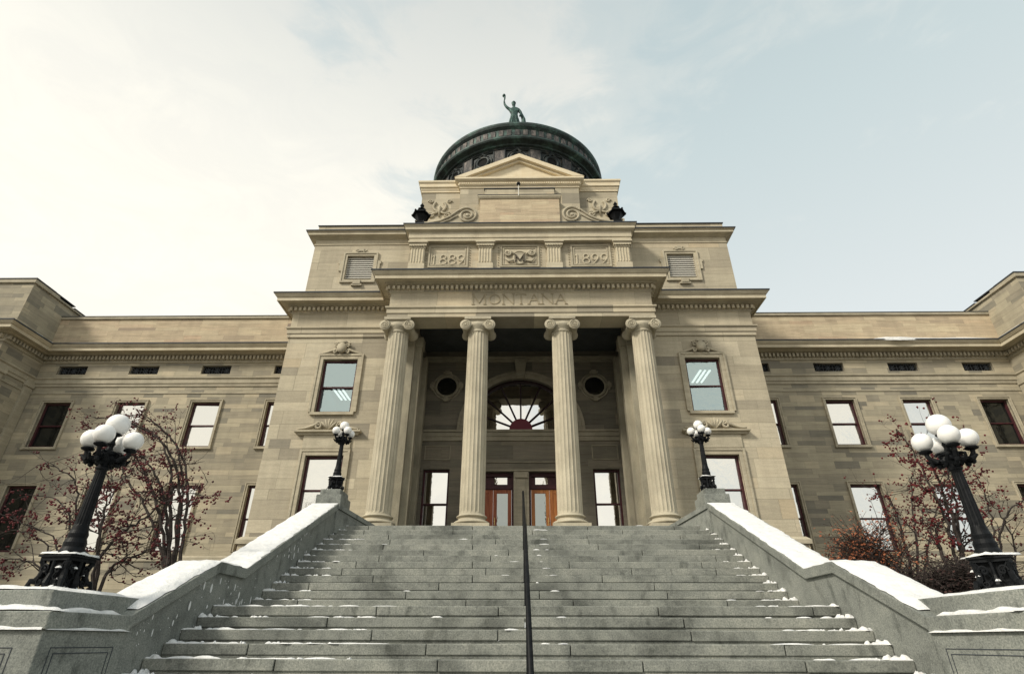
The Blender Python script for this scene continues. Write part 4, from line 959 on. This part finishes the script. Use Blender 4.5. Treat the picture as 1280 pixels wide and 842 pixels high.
# ------------------------------------------------------------------ lamps
def make_lamp():
    r = empty('lamp_post', (0, 0, 0))
    c = MB()   # plinth cage: plates, corner scrolls and pierced side scrolls
    c.box(-.28, .28, -.28, .28, 0, .04); c.box(-.26, .26, -.26, .26, .40, .445); c.box(-.29, .29, -.29, .29, .445, .47)
    c.box(-.17, .17, -.17, .17, .05, .40)
    for a in (45, 135, 225, 315):
        ca, sa = math.cos(R(a)), math.sin(R(a))
        pr_ = [(.37, .06), (.41, .09), (.39, .14), (.34, .14), (.29, .2), (.28, .3), (.32, .38), (.36, .40)]
        c.tube([(ca*q, sa*q, z) for q, z in pr_], [.03, .035, .04, .045, .05, .045, .04, .03], 8)
    for a in (0, 90, 180, 270):
        ca, sa = math.cos(R(a)), math.sin(R(a))
        def T(u, z, d=.25): return (ca*d-sa*u, sa*d+ca*u, z)
        for s2 in (-1, 1):
            c.tube([T(s2*(.12+.07*(1-k/24)*math.cos(k/24*9)), .29+.07*(1-k/24)*math.sin(k/24*9)) for k in range(25)], .016, 5)
            c.tube([T(s2*(.14+.06*(1-k/24)*math.cos(-k/24*8+1)), .14+.06*(1-k/24)*math.sin(-k/24*8+1)) for k in range(25)], .016, 5)
            c.tube([T(s2*.22, .06), T(s2*.05, .2, .24), T(s2*.2, .39)], .014, 5)
        c.tube([T(0, .05), T(0, .12, .27), T(0, .24, .24), T(0, .40)], [.03, .05, .03, .025], 6)
    c.v = [(vx*.72, vy*.72, vz*.85) for vx, vy, vz in c.v]
    b_ = c.build('lamp_base', 'iron', r)
    c = MB(); prof = [(.13, .40), (.135, .46), (.115, .5), (.12, .55), (.10, .6), (.105, .65), (.09, .69), (.082, .74)]
    prof += [(.078-.02*k/10, .76+.66*k/10) for k in range(11)]
    prof += [(.075, 1.43), (.075, 1.45), (.058, 1.47), (.06, 1.5), (.09, 1.55), (.07, 1.59), (.10, 1.62), (.10, 1.65), (.05, 1.68)]
    o = len(c.v); n = 32
    for rr, z in prof:
        for k in range(n):
            a = 2*math.pi*k/n; fl = .93 if (.75 < z < 1.42 and k % 2) else 1; c.v.append((rr*fl*math.cos(a), rr*fl*math.sin(a), z))
    for i in range(len(prof)-1):
        for k in range(n): c.f.append((o+i*n+k, o+i*n+(k+1) % n, o+(i+1)*n+(k+1) % n, o+(i+1)*n+k))
    c.f.append(tuple(range(n))[::-1]); c.f.append(tuple((len(prof)-1)*n+k for k in range(n)))
    c.build('pole', 'iron', r)
    GR = .12
    def globe(x, y, z, rr=GR):
        c = MB(); c.lathe(x, y, [(.02, -.18), (.03, -.16), (.07, -.145), (.08, -.13), (.065, -.115)], 16, z); cup = c
        g_ = MB(); n = 32; m_ = 16
        g_.v = [(x+rr*math.sin(math.pi*i/m_)*math.cos(2*math.pi*k/n), y+rr*math.sin(math.pi*i/m_)*math.sin(2*math.pi*k/n), z-rr*math.cos(math.pi*i/m_)) for i in range(m_+1) for k in range(n)]
        g_.f = [(i*n+k, i*n+(k+1) % n, (i+1)*n+(k+1) % n, (i+1)*n+k) for i in range(m_) for k in range(n)]
        go = g_.build('globe', 'globe', r, smooth=True); cup.build('cup', 'iron', go, smooth=False); return go
    for a in (20, 110, 200, 290):
        ca, sa = math.cos(R(a)), math.sin(R(a)); c = MB()
        pts = [(.04, 1.60), (.09, 1.545), (.15, 1.54), (.21, 1.565), (.242, 1.62), (.245, 1.67)]
        c.tube([(ca*q, sa*q, z) for q, z in pts], [.045, .042, .038, .032, .028, .03], 8)
        c.tube([(ca*(.11+.05*(1-k/20)*math.cos(k/20*9)), sa*(.11+.05*(1-k/20)*math.cos(k/20*9)), 1.61+.045*(1-k/20)*math.sin(k/20*9)) for k in range(21)], .016, 5)
        for q, z in ((.08, 1.51), (.15, 1.49), (.21, 1.52)): c.lathe(ca*q, sa*q, [(0, -.04), (.03, -.02), (.035, .01), (0, .04)], 8, z)
        for s2 in (-1, 1):
            c.tube([(ca*.14, sa*.14, 1.54), (ca*.19-sa*s2*.10, sa*.19+ca*s2*.10, 1.53), (ca*.25-sa*s2*.09, sa*.25+ca*s2*.09, 1.58)], [.025, .03, .015], 6)
        c.build('arm', 'iron', r); globe(ca*.245, sa*.245, 1.815)
    c = MB(); c.lathe(0, 0, [(.05, 1.66), (.035, 1.72), (.05, 1.76), (.035, 1.80), (.04, 1.87)], 12); c.build('stem', 'iron', r); globe(0, 0, 2.02, .14)
    return r
lamp0 = make_lamp()
spots = [(-5.33, 6.85, .47, 1.0, -8, 'large black five-globe lamp post on the pedestal at the bottom left of the stairs'),
         (5.42, 6.95, .47, 1.0, 47, 'large black five-globe lamp post on the pedestal at the bottom right of the stairs'),
         (-4.9, 14.55, 3.42, .9, 25, 'smaller five-globe lamp post at the top of the stairs, left of the portico'),
         (4.86, 14.55, 3.42, .9, -20, 'smaller five-globe lamp post at the top of the stairs, right of the portico')]
lamps = [lamp0]+[copy_tree(lamp0) for _ in range(3)]
for o, (x, y, z, s_, a, lb) in zip(lamps, spots):
    o.location = (x, y, z); o.scale = (s_, s_, s_); o.rotation_euler = (0, 0, R(a)); tag(o, lb, 'lamp post', 'globe lamp posts along the stairs')

# ------------------------------------------------------------------ snow
def vn(x, s=1.0, seed=0):      # smooth value noise
    x = x*s+seed*17.3; i = math.floor(x); f_ = x-i; f_ = f_*f_*(3-2*f_)
    h_ = lambda n: random.Random(int(n)*7919+seed).random()
    return h_(i)*(1-f_)+h_(i+1)*f_
def snow_slab(path, xa, xb, th, seed, nx=10, sub=.07):
    """snow lying along a (y,z) path between xa and xb, ragged at the edges, rounded on top"""
    c = MB(); pts = []
    for (y0, z0), (y1, z1) in zip(path[:-1], path[1:]):
        k = max(1, int(math.hypot(y1-y0, z1-z0)/sub))
        for i in range(k): pts.append((y0+(y1-y0)*i/k, z0+(z1-z0)*i/k))
    pts.append(path[-1]); n = nx
    for i, (y, z) in enumerate(pts):
        e0 = xa+(vn(y, 9, seed)-.5)*.035+(vn(y, 31, seed)-.5)*.015; e1 = xb+(vn(y, 9, seed+3)-.5)*.05+(vn(y, 33, seed+3)-.5)*.02
        endf = min(1, min(i, len(pts)-1-i)/2.5+.15)
        for k in range(n+1):
            t_ = k/n; pr_ = (1-abs(2*t_-1)**5); x = e0+(e1-e0)*t_
            h_ = th*(.35+.65*pr_)*endf*(.75+.5*vn(y*3+x*7, 1.3, seed+5)); h_ = h_ if 0 < k < n else .001
            c.v.append((x, y, z+.004+h_))
        for k in (0, 1): pass
    w = n+1; m_ = len(pts)
    for i in range(m_-1):
        for k in range(n): c.f.append((i*w+k, i*w+k+1, (i+1)*w+k+1, (i+1)*w+k))
    return c
def snow(c, label): o = c.build('snow', 'snow', smooth=True); tag(o, label, 'snow', kind='stuff'); return o
for sg, side in ((-1, 'left'), (1, 'right')):
    x0_, x1_ = sorted((sg*4.55, sg*5.19))
    c = snow_slab([(7.2, .33), (8.84, 1.05)], x0_, x1_, .055, 11+sg); d = snow_slab([(8.85, 1.05), (9.72, 1.05)], x0_, x1_, .04, 13+sg); c.add(d.v, d.f)
    d = snow_slab([(9.73, 1.05), (13.92, 3.0)], x0_, x1_, .03, 17+sg); c.add(d.v, d.f)
    snow(c, 'snow lying along the top of the %s cheek wall' % side)
    yn = 5.98 if sg < 0 else 5.82
    a_, b_ = sorted((sg*4.82, sg*6.0)); c = snow_slab([(yn+.16, .46), (7.55, .46)], a_, b_, .05, 21+sg, 14)
    # ledges of the two lower courses
    a_, b_ = sorted((sg*4.6, sg*6.1)); d = snow_slab([(yn-.01, .262), (yn+.13, .262)], a_, b_, .06, 25+sg, 40, .03); c.add(d.v, d.f)
    rs = random.Random(31+sg); 
    for (ea, eb, za, zb, wdt, th) in (((4.60, 6.98), (4.68, yn), .262, .262, .12, .05), ((4.495, 7.04), (4.635, yn-.01), .10, .10, .03, .035)):
        k = 40; o_ = len(c.v)
        for i in range(k+1):
            t_ = i/k; x = ea[0]+(eb[0]-ea[0])*t_; y = ea[1]+(eb[1]-ea[1])*t_; h_ = th*(.35+.9*vn(t_*9, 1, 40+sg))*min(1, min(i, k-i)/3+.1)
            for q, hh in ((-.012, 0), (-.01, h_*.6), (.02, h_), (wdt, h_), (wdt+.02, 0)): c.v.append((sg*(x+q), y, za+hh))
        for i in range(k):
            for q in range(4): c.f.append((o_+i*5+q, o_+i*5+q+1, o_+(i+1)*5+q+1, o_+(i+1)*5+q))
    # front ledge of lowest course
    o_ = len(c.v); k = 40
    for i in range(k+1):
        t_ = i/k; x = 4.66+1.5*t_; h_ = .035*(.3+.9*vn(t_*8, 1, 60+sg))
        for q, hh in ((-.035, 0), (-.032, h_*.6), (-.02, h_), (.0, h_)): c.v.append((sg*x, yn+q, .10+hh))
    for i in range(k):
        for q in range(3): c.f.append((o_+i*4+q, o_+i*4+q+1, o_+(i+1)*4+q+1, o_+(i+1)*4+q))
    snow(c, 'snow on the ledges of the %s lamp pedestal' % side)
# snow on steps
c = MB()
def clump(x, y, z, lx, ly, h_, seed):
    rs = random.Random(seed); n, m_ = 14, 4; o_ = len(c.v)
    c.v.append((x, y, z+h_))
    for j in range(1, m_+1):
        for k in range(n):
            a = 2*math.pi*k/n; rr = j/m_*(.55+.8*vn(k*.9, 1, seed % 97)); c.v.append((x+lx*rr*math.cos(a), y+ly*rr*math.sin(a), z+h_*(1-(j/m_)**2)*(.8+.4*rs.random()) if j < m_ else z-.003))
    for k in range(n): c.f.append((o_, o_+1+k, o_+1+(k+1) % n))
    for j in range(m_-1):
        for k in range(n): c.f.append((o_+1+j*n+k, o_+1+(j+1)*n+k, o_+1+(j+1)*n+(k+1) % n, o_+1+j*n+(k+1) % n))
rs = random.Random(3); sd_ = 1
for y, z, k in steps:
    if k < -2: continue
    low = k < 5
    # left end: wide drift on the lower flight; right end narrower
    for sg in (-1, 1):
        reach = (2.6 if sg < 0 else 1.3) if low else (.9 if sg < 0 else .55)
        if not low and rs.random() < .25: reach *= .3
        if k > 14: reach *= .4
        x = 4.55
        while x > 4.55-reach:
            lx = .015+(.24 if low else .1)*rs.random()**2.2; fall = 1-(4.55-x)/reach
            if rs.random() < .45+.5*fall:
                clump(sg*x, y+rs.uniform(.02, .09), z+.003, lx, rs.uniform(.012, .04), rs.uniform(.004, .016)+.035*fall*fall*rs.random()**2, sd_); sd_ += 1
            x -= lx*rs.uniform(.8, 1.8)
        
        for _q in range(5): clump(sg*(4.56-abs(rs.gauss(0, .06))), y+rs.uniform(.05, .3), z+.003, rs.uniform(.02, .07), rs.uniform(.03, .09), rs.uniform(.015, .06), sd_); sd_ += 1
    for _ in range(rs.choice((1, 2, 3))):
        clump(rs.uniform(-3.5, 3.5) if rs.random() < .4 else rs.uniform(.25, .6), y+rs.uniform(.02, .08), z+.003, rs.uniform(.02, .13), .03, rs.uniform(.006, .018), sd_); sd_ += 1
# flecks stuck on the inner face of the left cheek wall
for _ in range(85):
    y = rs.uniform(7.2, 12.5); zt = next(z0+(z1-z0)*(y-y0)/(y1-y0) for (y0, z0), (y1, z1) in zip(CH, CH[1:]) if y0 <= y <= y1); zb = step_z(y)
    z = rs.uniform(zb+.03, zt-.17)
    if z < zb: continue
    L = .006+.06*rs.random()**3; w = L*rs.uniform(.2, .6); o_ = len(c.v); n = 8
    c.v.append((-4.57, y, z)); c.v += [(-4.578, y+w*math.cos(2*math.pi*q/n), z+L*math.sin(2*math.pi*q/n)) for q in range(n)]
    c.f += [(o_, o_+1+q, o_+1+(q+1) % n) for q in range(n)]
snow(c, 'patchy snow left on the steps beside both cheek walls')
# snow on lamp bases, window ledges and the right wing cornice
c = MB()
for x, y, z, s_ in ((-5.33, 6.85, .47, 1), (5.42, 6.95, .47, 1), (-4.9, 14.55, 3.42, .9), (4.86, 14.55, 3.42, .9)):
    rs = random.Random(int(x*10)); o_ = len(c.v); n = 24
    for j, (rr, h_) in enumerate(((.10, .045), (.14, .045), (.195, .03), (.206, .008))):
        for k in range(n):
            a = 2*math.pi*k/n; q = rr/max(abs(math.cos(a)), abs(math.sin(a))) if j > 1 else rr; c.v.append((x+s_*q*math.cos(a), y+s_*q*math.sin(a), z+s_*(.401+h_*rs.uniform(.6, 1.2))))
    for j in range(3):
        for k in range(n): c.f.append((o_+j*n+k, o_+(j+1)*n+k, o_+(j+1)*n+(k+1) % n, o_+j*n+(k+1) % n))
    for _ in range(26):   # snow caught in the scrolls
        a = rs.uniform(0, 6.28); d_ = rs.uniform(.14, .23); clump(x+s_*d_*math.cos(a), y+s_*d_*math.sin(a), z+s_*rs.choice((.05, .06, .14, .2, .26)), rs.uniform(.01, .035), rs.uniform(.01, .03), .02, sd_); sd_ += 1
snow(c, 'snow caught on the cast iron lamp bases')
c = MB(); o_ = 0; n = 80
for i in range(n+1):
    t_ = i/n; x = 14.3+5.3*t_; h_ = .34*min(1, t_*5)*(1-.55*t_)*(.45+.5*vn(t_*4, 1, 9)); ov = .10*max(0, 1-abs(t_-.28)*5)
    for q, hh in ((-.58-ov, -.02-ov*.7), (-.6-ov, h_*.4), (-.5, h_), (-.1, h_*.9)): c.v.append((x, YW+q, 11.06+hh))
for i in range(n):
    for q in range(3): c.f.append((i*4+q, i*4+q+1, (i+1)*4+q+1, (i+1)*4+q))
o_ = len(c.v)
for sg in (-1, 1):
    o_ = len(c.v)
    for i in range(31):
        y = 18.5+2.0*i/30; h_ = .06*(.6+.6*vn(i*.3, 1, 5+sg))
        for q, hh in ((-.60, 0), (-.6, h_*.6), (-.5, h_), (-.1, h_)): c.v.append((sg*(XV+q), y, 11.06+hh))
    for i in range(30):
        for q in range(3): c.f.append((o_+i*4+q, o_+i*4+q+1, o_+(i+1)*4+q+1, o_+(i+1)*4+q))
snow(c, 'thin snow drifts on the wing cornices')

# ------------------------------------------------------------------ bare shrubs and trees with berries
m, t, b = newmat('dark_bark', .9); a = noise(t, 18, 4, .6); t.links.new(ramp(t, a, [(.3, (.022, .017, .016)), (.7, (.06, .048, .042))]), b.inputs['Base Color']); M['bark'] = m
m, t, b = newmat('dried_berries', .55); a = noise(t, 7, 3, .6); t.links.new(ramp(t, a, [(.35, (.04, .006, .008)), (.65, (.14, .016, .018))]), b.inputs['Base Color']); M['berry'] = m
m, t, b = newmat('withered_leaves', .8); a = noise(t, 5, 4, .6); t.links.new(ramp(t, a, [(.3, (.10, .03, .018)), (.5, (.26, .085, .04)), (.72, (.42, .17, .08))]), b.inputs['Base Color']); M['leaf'] = m
m, t, b = newmat('dead_brown_leaves', .85); a = noise(t, 4, 4, .6); t.links.new(ramp(t, a, [(.3, (.012, .008, .008)), (.55, (.035, .02, .018)), (.75, (.09, .03, .022))]), b.inputs['Base Color']); M['dark_leaf'] = m
def smooth_path(P, n=8):
    P = [Vector(p) for p in P]; out = []
    for i in range(len(P)-1):
        p0 = P[max(0, i-1)]; p1, p2 = P[i], P[i+1]; p3 = P[min(len(P)-1, i+2)]
        for k in range(n):
            t_ = k/n; out.append(.5*((2*p1)+(p2-p0)*t_+(2*p0-5*p1+4*p2-p3)*t_*t_+(3*p1-p0-3*p2+p3)*t_**3))
    return out+[P[-1]]
def bare_tree(name, stems, label, seed, twig=1.0, berry_n=5, r0=.045, lean=(0, 0, .3), group='bare berry trees beside the stairs'):
    rs = random.Random(seed); base = Vector(stems[0][0]); root = empty(name, base); tag(root, label, 'tree', group)
    wood = MB(); ber = MB()
    def berry(p):
        for _ in range(rs.randint(1, berry_n)):
            q = p+Vector((rs.uniform(-.045, .045), rs.uniform(-.045, .045), rs.uniform(-.07, .02))); rr = rs.uniform(.012, .022)
            ber.lathe(q.x, q.y, [(0, -rr), (rr*.8, -rr*.6), (rr, 0), (rr*.8, rr*.6), (0, rr)], 5, q.z)
    def grow(p, d, L, rad, depth):
        n = 6; pts = [p]; cur = p.copy(); d = d.normalized()
        for i in range(n):
            d = (d+Vector((rs.uniform(-.25, .25), rs.uniform(-.25, .25), rs.uniform(-.2, .2)+lean[2]*.15))).normalized(); cur = cur+d*L/n; pts.append(cur.copy())
        wood.tube(pts, [rad*(1-.75*i/n) for i in range(n+1)], 4)
        if depth > 0:
            for i in range(2, n+1):
                for _ in range(1 if depth > 1 else rs.randint(0, 2)):
                    if rs.random() < .75*twig:
                        nd = (d+Vector((rs.uniform(-1, 1), rs.uniform(-1, 1), rs.uniform(-.7, .6)))).normalized(); grow(pts[i], nd, L*rs.uniform(.35, .65), rad*.55, depth-1)
        else: 
            if rs.random() < .6: berry(pts[-1])
    for sp in stems:
        P = smooth_path(sp, 8); n = len(P); rr = r0*rs.uniform(.7, 1.1)
        P = [p+Vector((rs.uniform(-.02, .02), rs.uniform(-.03, .03), rs.uniform(-.02, .02))) for p in P]
        wood.tube(P, [max(.006, rr*(1-.88*(i/n)**.8)) for i in range(n)], 6)
        for i in range(int(n*.25), n):
            if rs.random() < .72*twig:
                d = (P[i]-P[i-1]).normalized(); nd = (d*.5+Vector((rs.uniform(-1, 1), rs.uniform(-1, 1), rs.uniform(-.9, .5)))).normalized()
                grow(P[i], nd, rs.uniform(.25, .75), max(.006, rr*(1-.9*i/n)*.5), 2 if rs.random() < .5 else 1)
            if i > n*.6 and rs.random() < .4: berry(P[i])
    tr = wood.build('branches', 'bark', root)
    bo = ber.build('berries', 'berry', root); bo['kind'] = 'stuff'
    return root
import sys
f_, p_, yw_ = 690.7, R(28.89), R(.8255)
def G(u, v, Y):     # place in the garden of a twig seen in that direction
    x = (u-640)/f_; y = -(v-421)/f_; bb = math.cos(p_)-y*math.sin(p_); z = math.sin(p_)+y*math.cos(p_)
    X = math.cos(yw_)*x-math.sin(yw_)*bb; Yw = math.sin(yw_)*x+math.cos(yw_)*bb
    return (-.054+X/Yw*Y, Y, z/Yw*Y)
def stem(pts, Y0, Y1): return [G(u, v, Y0+(Y1-Y0)*i/(len(pts)-1)) for i, (u, v) in enumerate(pts)]
bare_tree('berry_tree', [stem([(214, 745), (222, 660), (224, 600), (205, 556), (165, 530), (118, 522)], 12.5, 11.2), stem([(212, 745), (213, 650), (214, 590), (200, 550), (178, 533)], 12.6, 12.4),
    stem([(216, 745), (230, 670), (234, 600), (222, 560), (190, 528), (150, 518)], 12.4, 13.2), stem([(210, 745), (203, 660), (185, 600), (160, 560), (140, 545)], 12.5, 11.6),
    stem([(212, 745), (200, 680), (180, 630), (158, 600), (150, 560)], 12.5, 12.9), stem([(214, 745), (226, 650), (228, 590), (214, 548), (176, 520), (135, 528)], 12.6, 12.9), stem([(212, 745), (209, 660), (202, 610), (178, 570), (150, 545), (125, 550)], 12.4, 12.2)],
    'tall bare tree with arching stems and dark red berries right of the bottom left lamp', 5, twig=.88, r0=.05)
bare_tree('berry_tree', [stem([(112, 765), (122, 690), (132, 640), (152, 600), (160, 560)], 9.6, 9.4), stem([(112, 765), (126, 680), (118, 630), (108, 590)], 9.6, 10.2), stem([(112, 765), (130, 690), (170, 655), (215, 625), (250, 615)], 9.6, 10.0),
    stem([(112, 765), (140, 710), (180, 690), (225, 670)], 9.6, 9.9), stem([(110, 765), (122, 700), (134, 620), (136, 580)], 9.6, 9.0)],
    'small bare berry tree standing behind the bottom left lamp post', 9, twig=1.0, r0=.035)
bare_tree('berry_tree', [stem([(70, 765), (62, 690), (30, 665), (-15, 668)], 10.5, 10.3), stem([(70, 765), (70, 680), (40, 660), (-5, 640)], 10.5, 10.8), stem([(74, 765), (96, 640), (92, 600), (62, 582), (45, 583)], 10.5, 10.0), stem([(70, 765), (50, 710), (10, 700), (-30, 705)], 10.5, 10.5),
    stem([(72, 765), (90, 660), (70, 625), (30, 620)], 10.5, 10.9)],
    'leftmost bare berry tree, arching out left of the bottom left lamp', 14, twig=.75, r0=.03)
bare_tree('berry_tree', [stem([(1215, 770), (1195, 690), (1180, 640), (1160, 600), (1140, 560), (1120, 535)], 10.0, 10.3), stem([(1215, 770), (1200, 680), (1185, 630), (1170, 590), (1150, 555)], 10.1, 9.6), stem([(1210, 770), (1180, 700), (1172, 660), (1184, 640), (1200, 590)], 10.0, 10.6),
    stem([(1215, 770), (1205, 700), (1196, 640), (1186, 590), (1178, 560)], 10, 10.8)],
    'leaning bare berry tree left of the bottom right lamp', 21, twig=1.0, r0=.045)
bare_tree('berry_tree', [stem([(1150, 770), (1146, 680), (1142, 640), (1140, 600), (1145, 585)], 12.0, 12.0), stem([(1150, 770), (1158, 700), (1166, 650), (1180, 620), (1195, 610)], 12.0, 12.5), stem([(1150, 770), (1135, 690), (1120, 640), (1108, 615)], 12.0, 11.7)],
    'bare berry tree rising behind the rust coloured shrub on the right', 27, twig=1.0, r0=.035)
bare_tree('berry_tree', [stem([(1265, 770), (1252, 680), (1260, 640), (1285, 620), (1310, 615)], 11.5, 11.5), stem([(1265, 770), (1245, 690), (1238, 640), (1225, 600), (1215, 585)], 11.5, 12.0), stem([(1265, 770), (1270, 690), (1250, 640), (1230, 620)], 11.5, 11.0)],
    'rightmost bare berry tree, behind the bottom right lamp post', 33, twig=.8, r0=.035)
def leafy(name, cx, cy, z0, z1, rx, ry, n, mat, label, seed, lsz=(.02, .045), stems=7):
    rs = random.Random(seed); root = empty(name, (cx, cy, z0)); tag(root, label, 'shrub', 'low shrubs behind the right cheek wall')
    w = MB(); l = MB(); tips = []
    for _ in range(stems):
        a = rs.uniform(0, 6.28); e = Vector((cx+rx*.9*math.cos(a)*rs.random(), cy+ry*.9*math.sin(a)*rs.random(), rs.uniform(z0+(z1-z0)*.5, z1)))
        P = smooth_path([(cx, cy, z0), ((cx+e.x)/2+rs.uniform(-.1, .1), (cy+e.y)/2, z0+(e.z-z0)*.6), tuple(e)], 8); w.tube(P, [.02*(1-.7*i/len(P)) for i in range(len(P))], 5)
        for i in range(6, len(P)):
            for _2 in range(5):
                q = P[i]+Vector((rs.uniform(-1, 1)*rx*.55, rs.uniform(-1, 1)*ry*.5, (rs.uniform(-.3, .35)+.5*rs.random()**4)*(z1-z0)*.6)); w.tube([P[i], (P[i]+q)/2+Vector((0, 0, .03)), q], [.007, .005, .003], 3); tips.append((P[i], q))
    for _ in range(n):
        a_, b_ = rs.choice(tips); t_ = rs.random()**.5; p = a_.lerp(b_, t_)+Vector((rs.gauss(0, .05), rs.gauss(0, .05), rs.gauss(0, .05))); s_ = rs.uniform(*lsz)
        d = Vector((rs.uniform(-1, 1), rs.uniform(-1, 1), rs.uniform(-1, 1))).normalized(); e = d.orthogonal().normalized()*s_*.6; d = d*s_
        l.add([p-d, p+e, p+d, p-e], [(0, 1, 2, 3)])
    w.build('branches', 'bark', root); o = l.build('foliage', mat, root); o['kind'] = 'stuff'
def at(u, Y): return G(u, 700, Y)[0]
leafy('leafy_shrub', at(1090, 11), 11.0, .1, 1.85, .95, .6, 6500, 'leaf', 'rust coloured leafy shrub beside the right cheek wall', 41, (.014, .034), 26)
leafy('leafy_shrub', at(1150, 9.6), 9.6, .1, 1.05, .85, .6, 4800, 'dark_leaf', 'dark brown twiggy shrub between the rust coloured shrub and the right lamp base', 43, (.014, .03), 26)
leafy('leafy_shrub', at(1215, 9.2), 9.2, .1, 1.02, .85, .6, 4500, 'dark_leaf', 'dark brown twiggy shrub directly behind the right lamp base', 45, (.014, .03), 26)
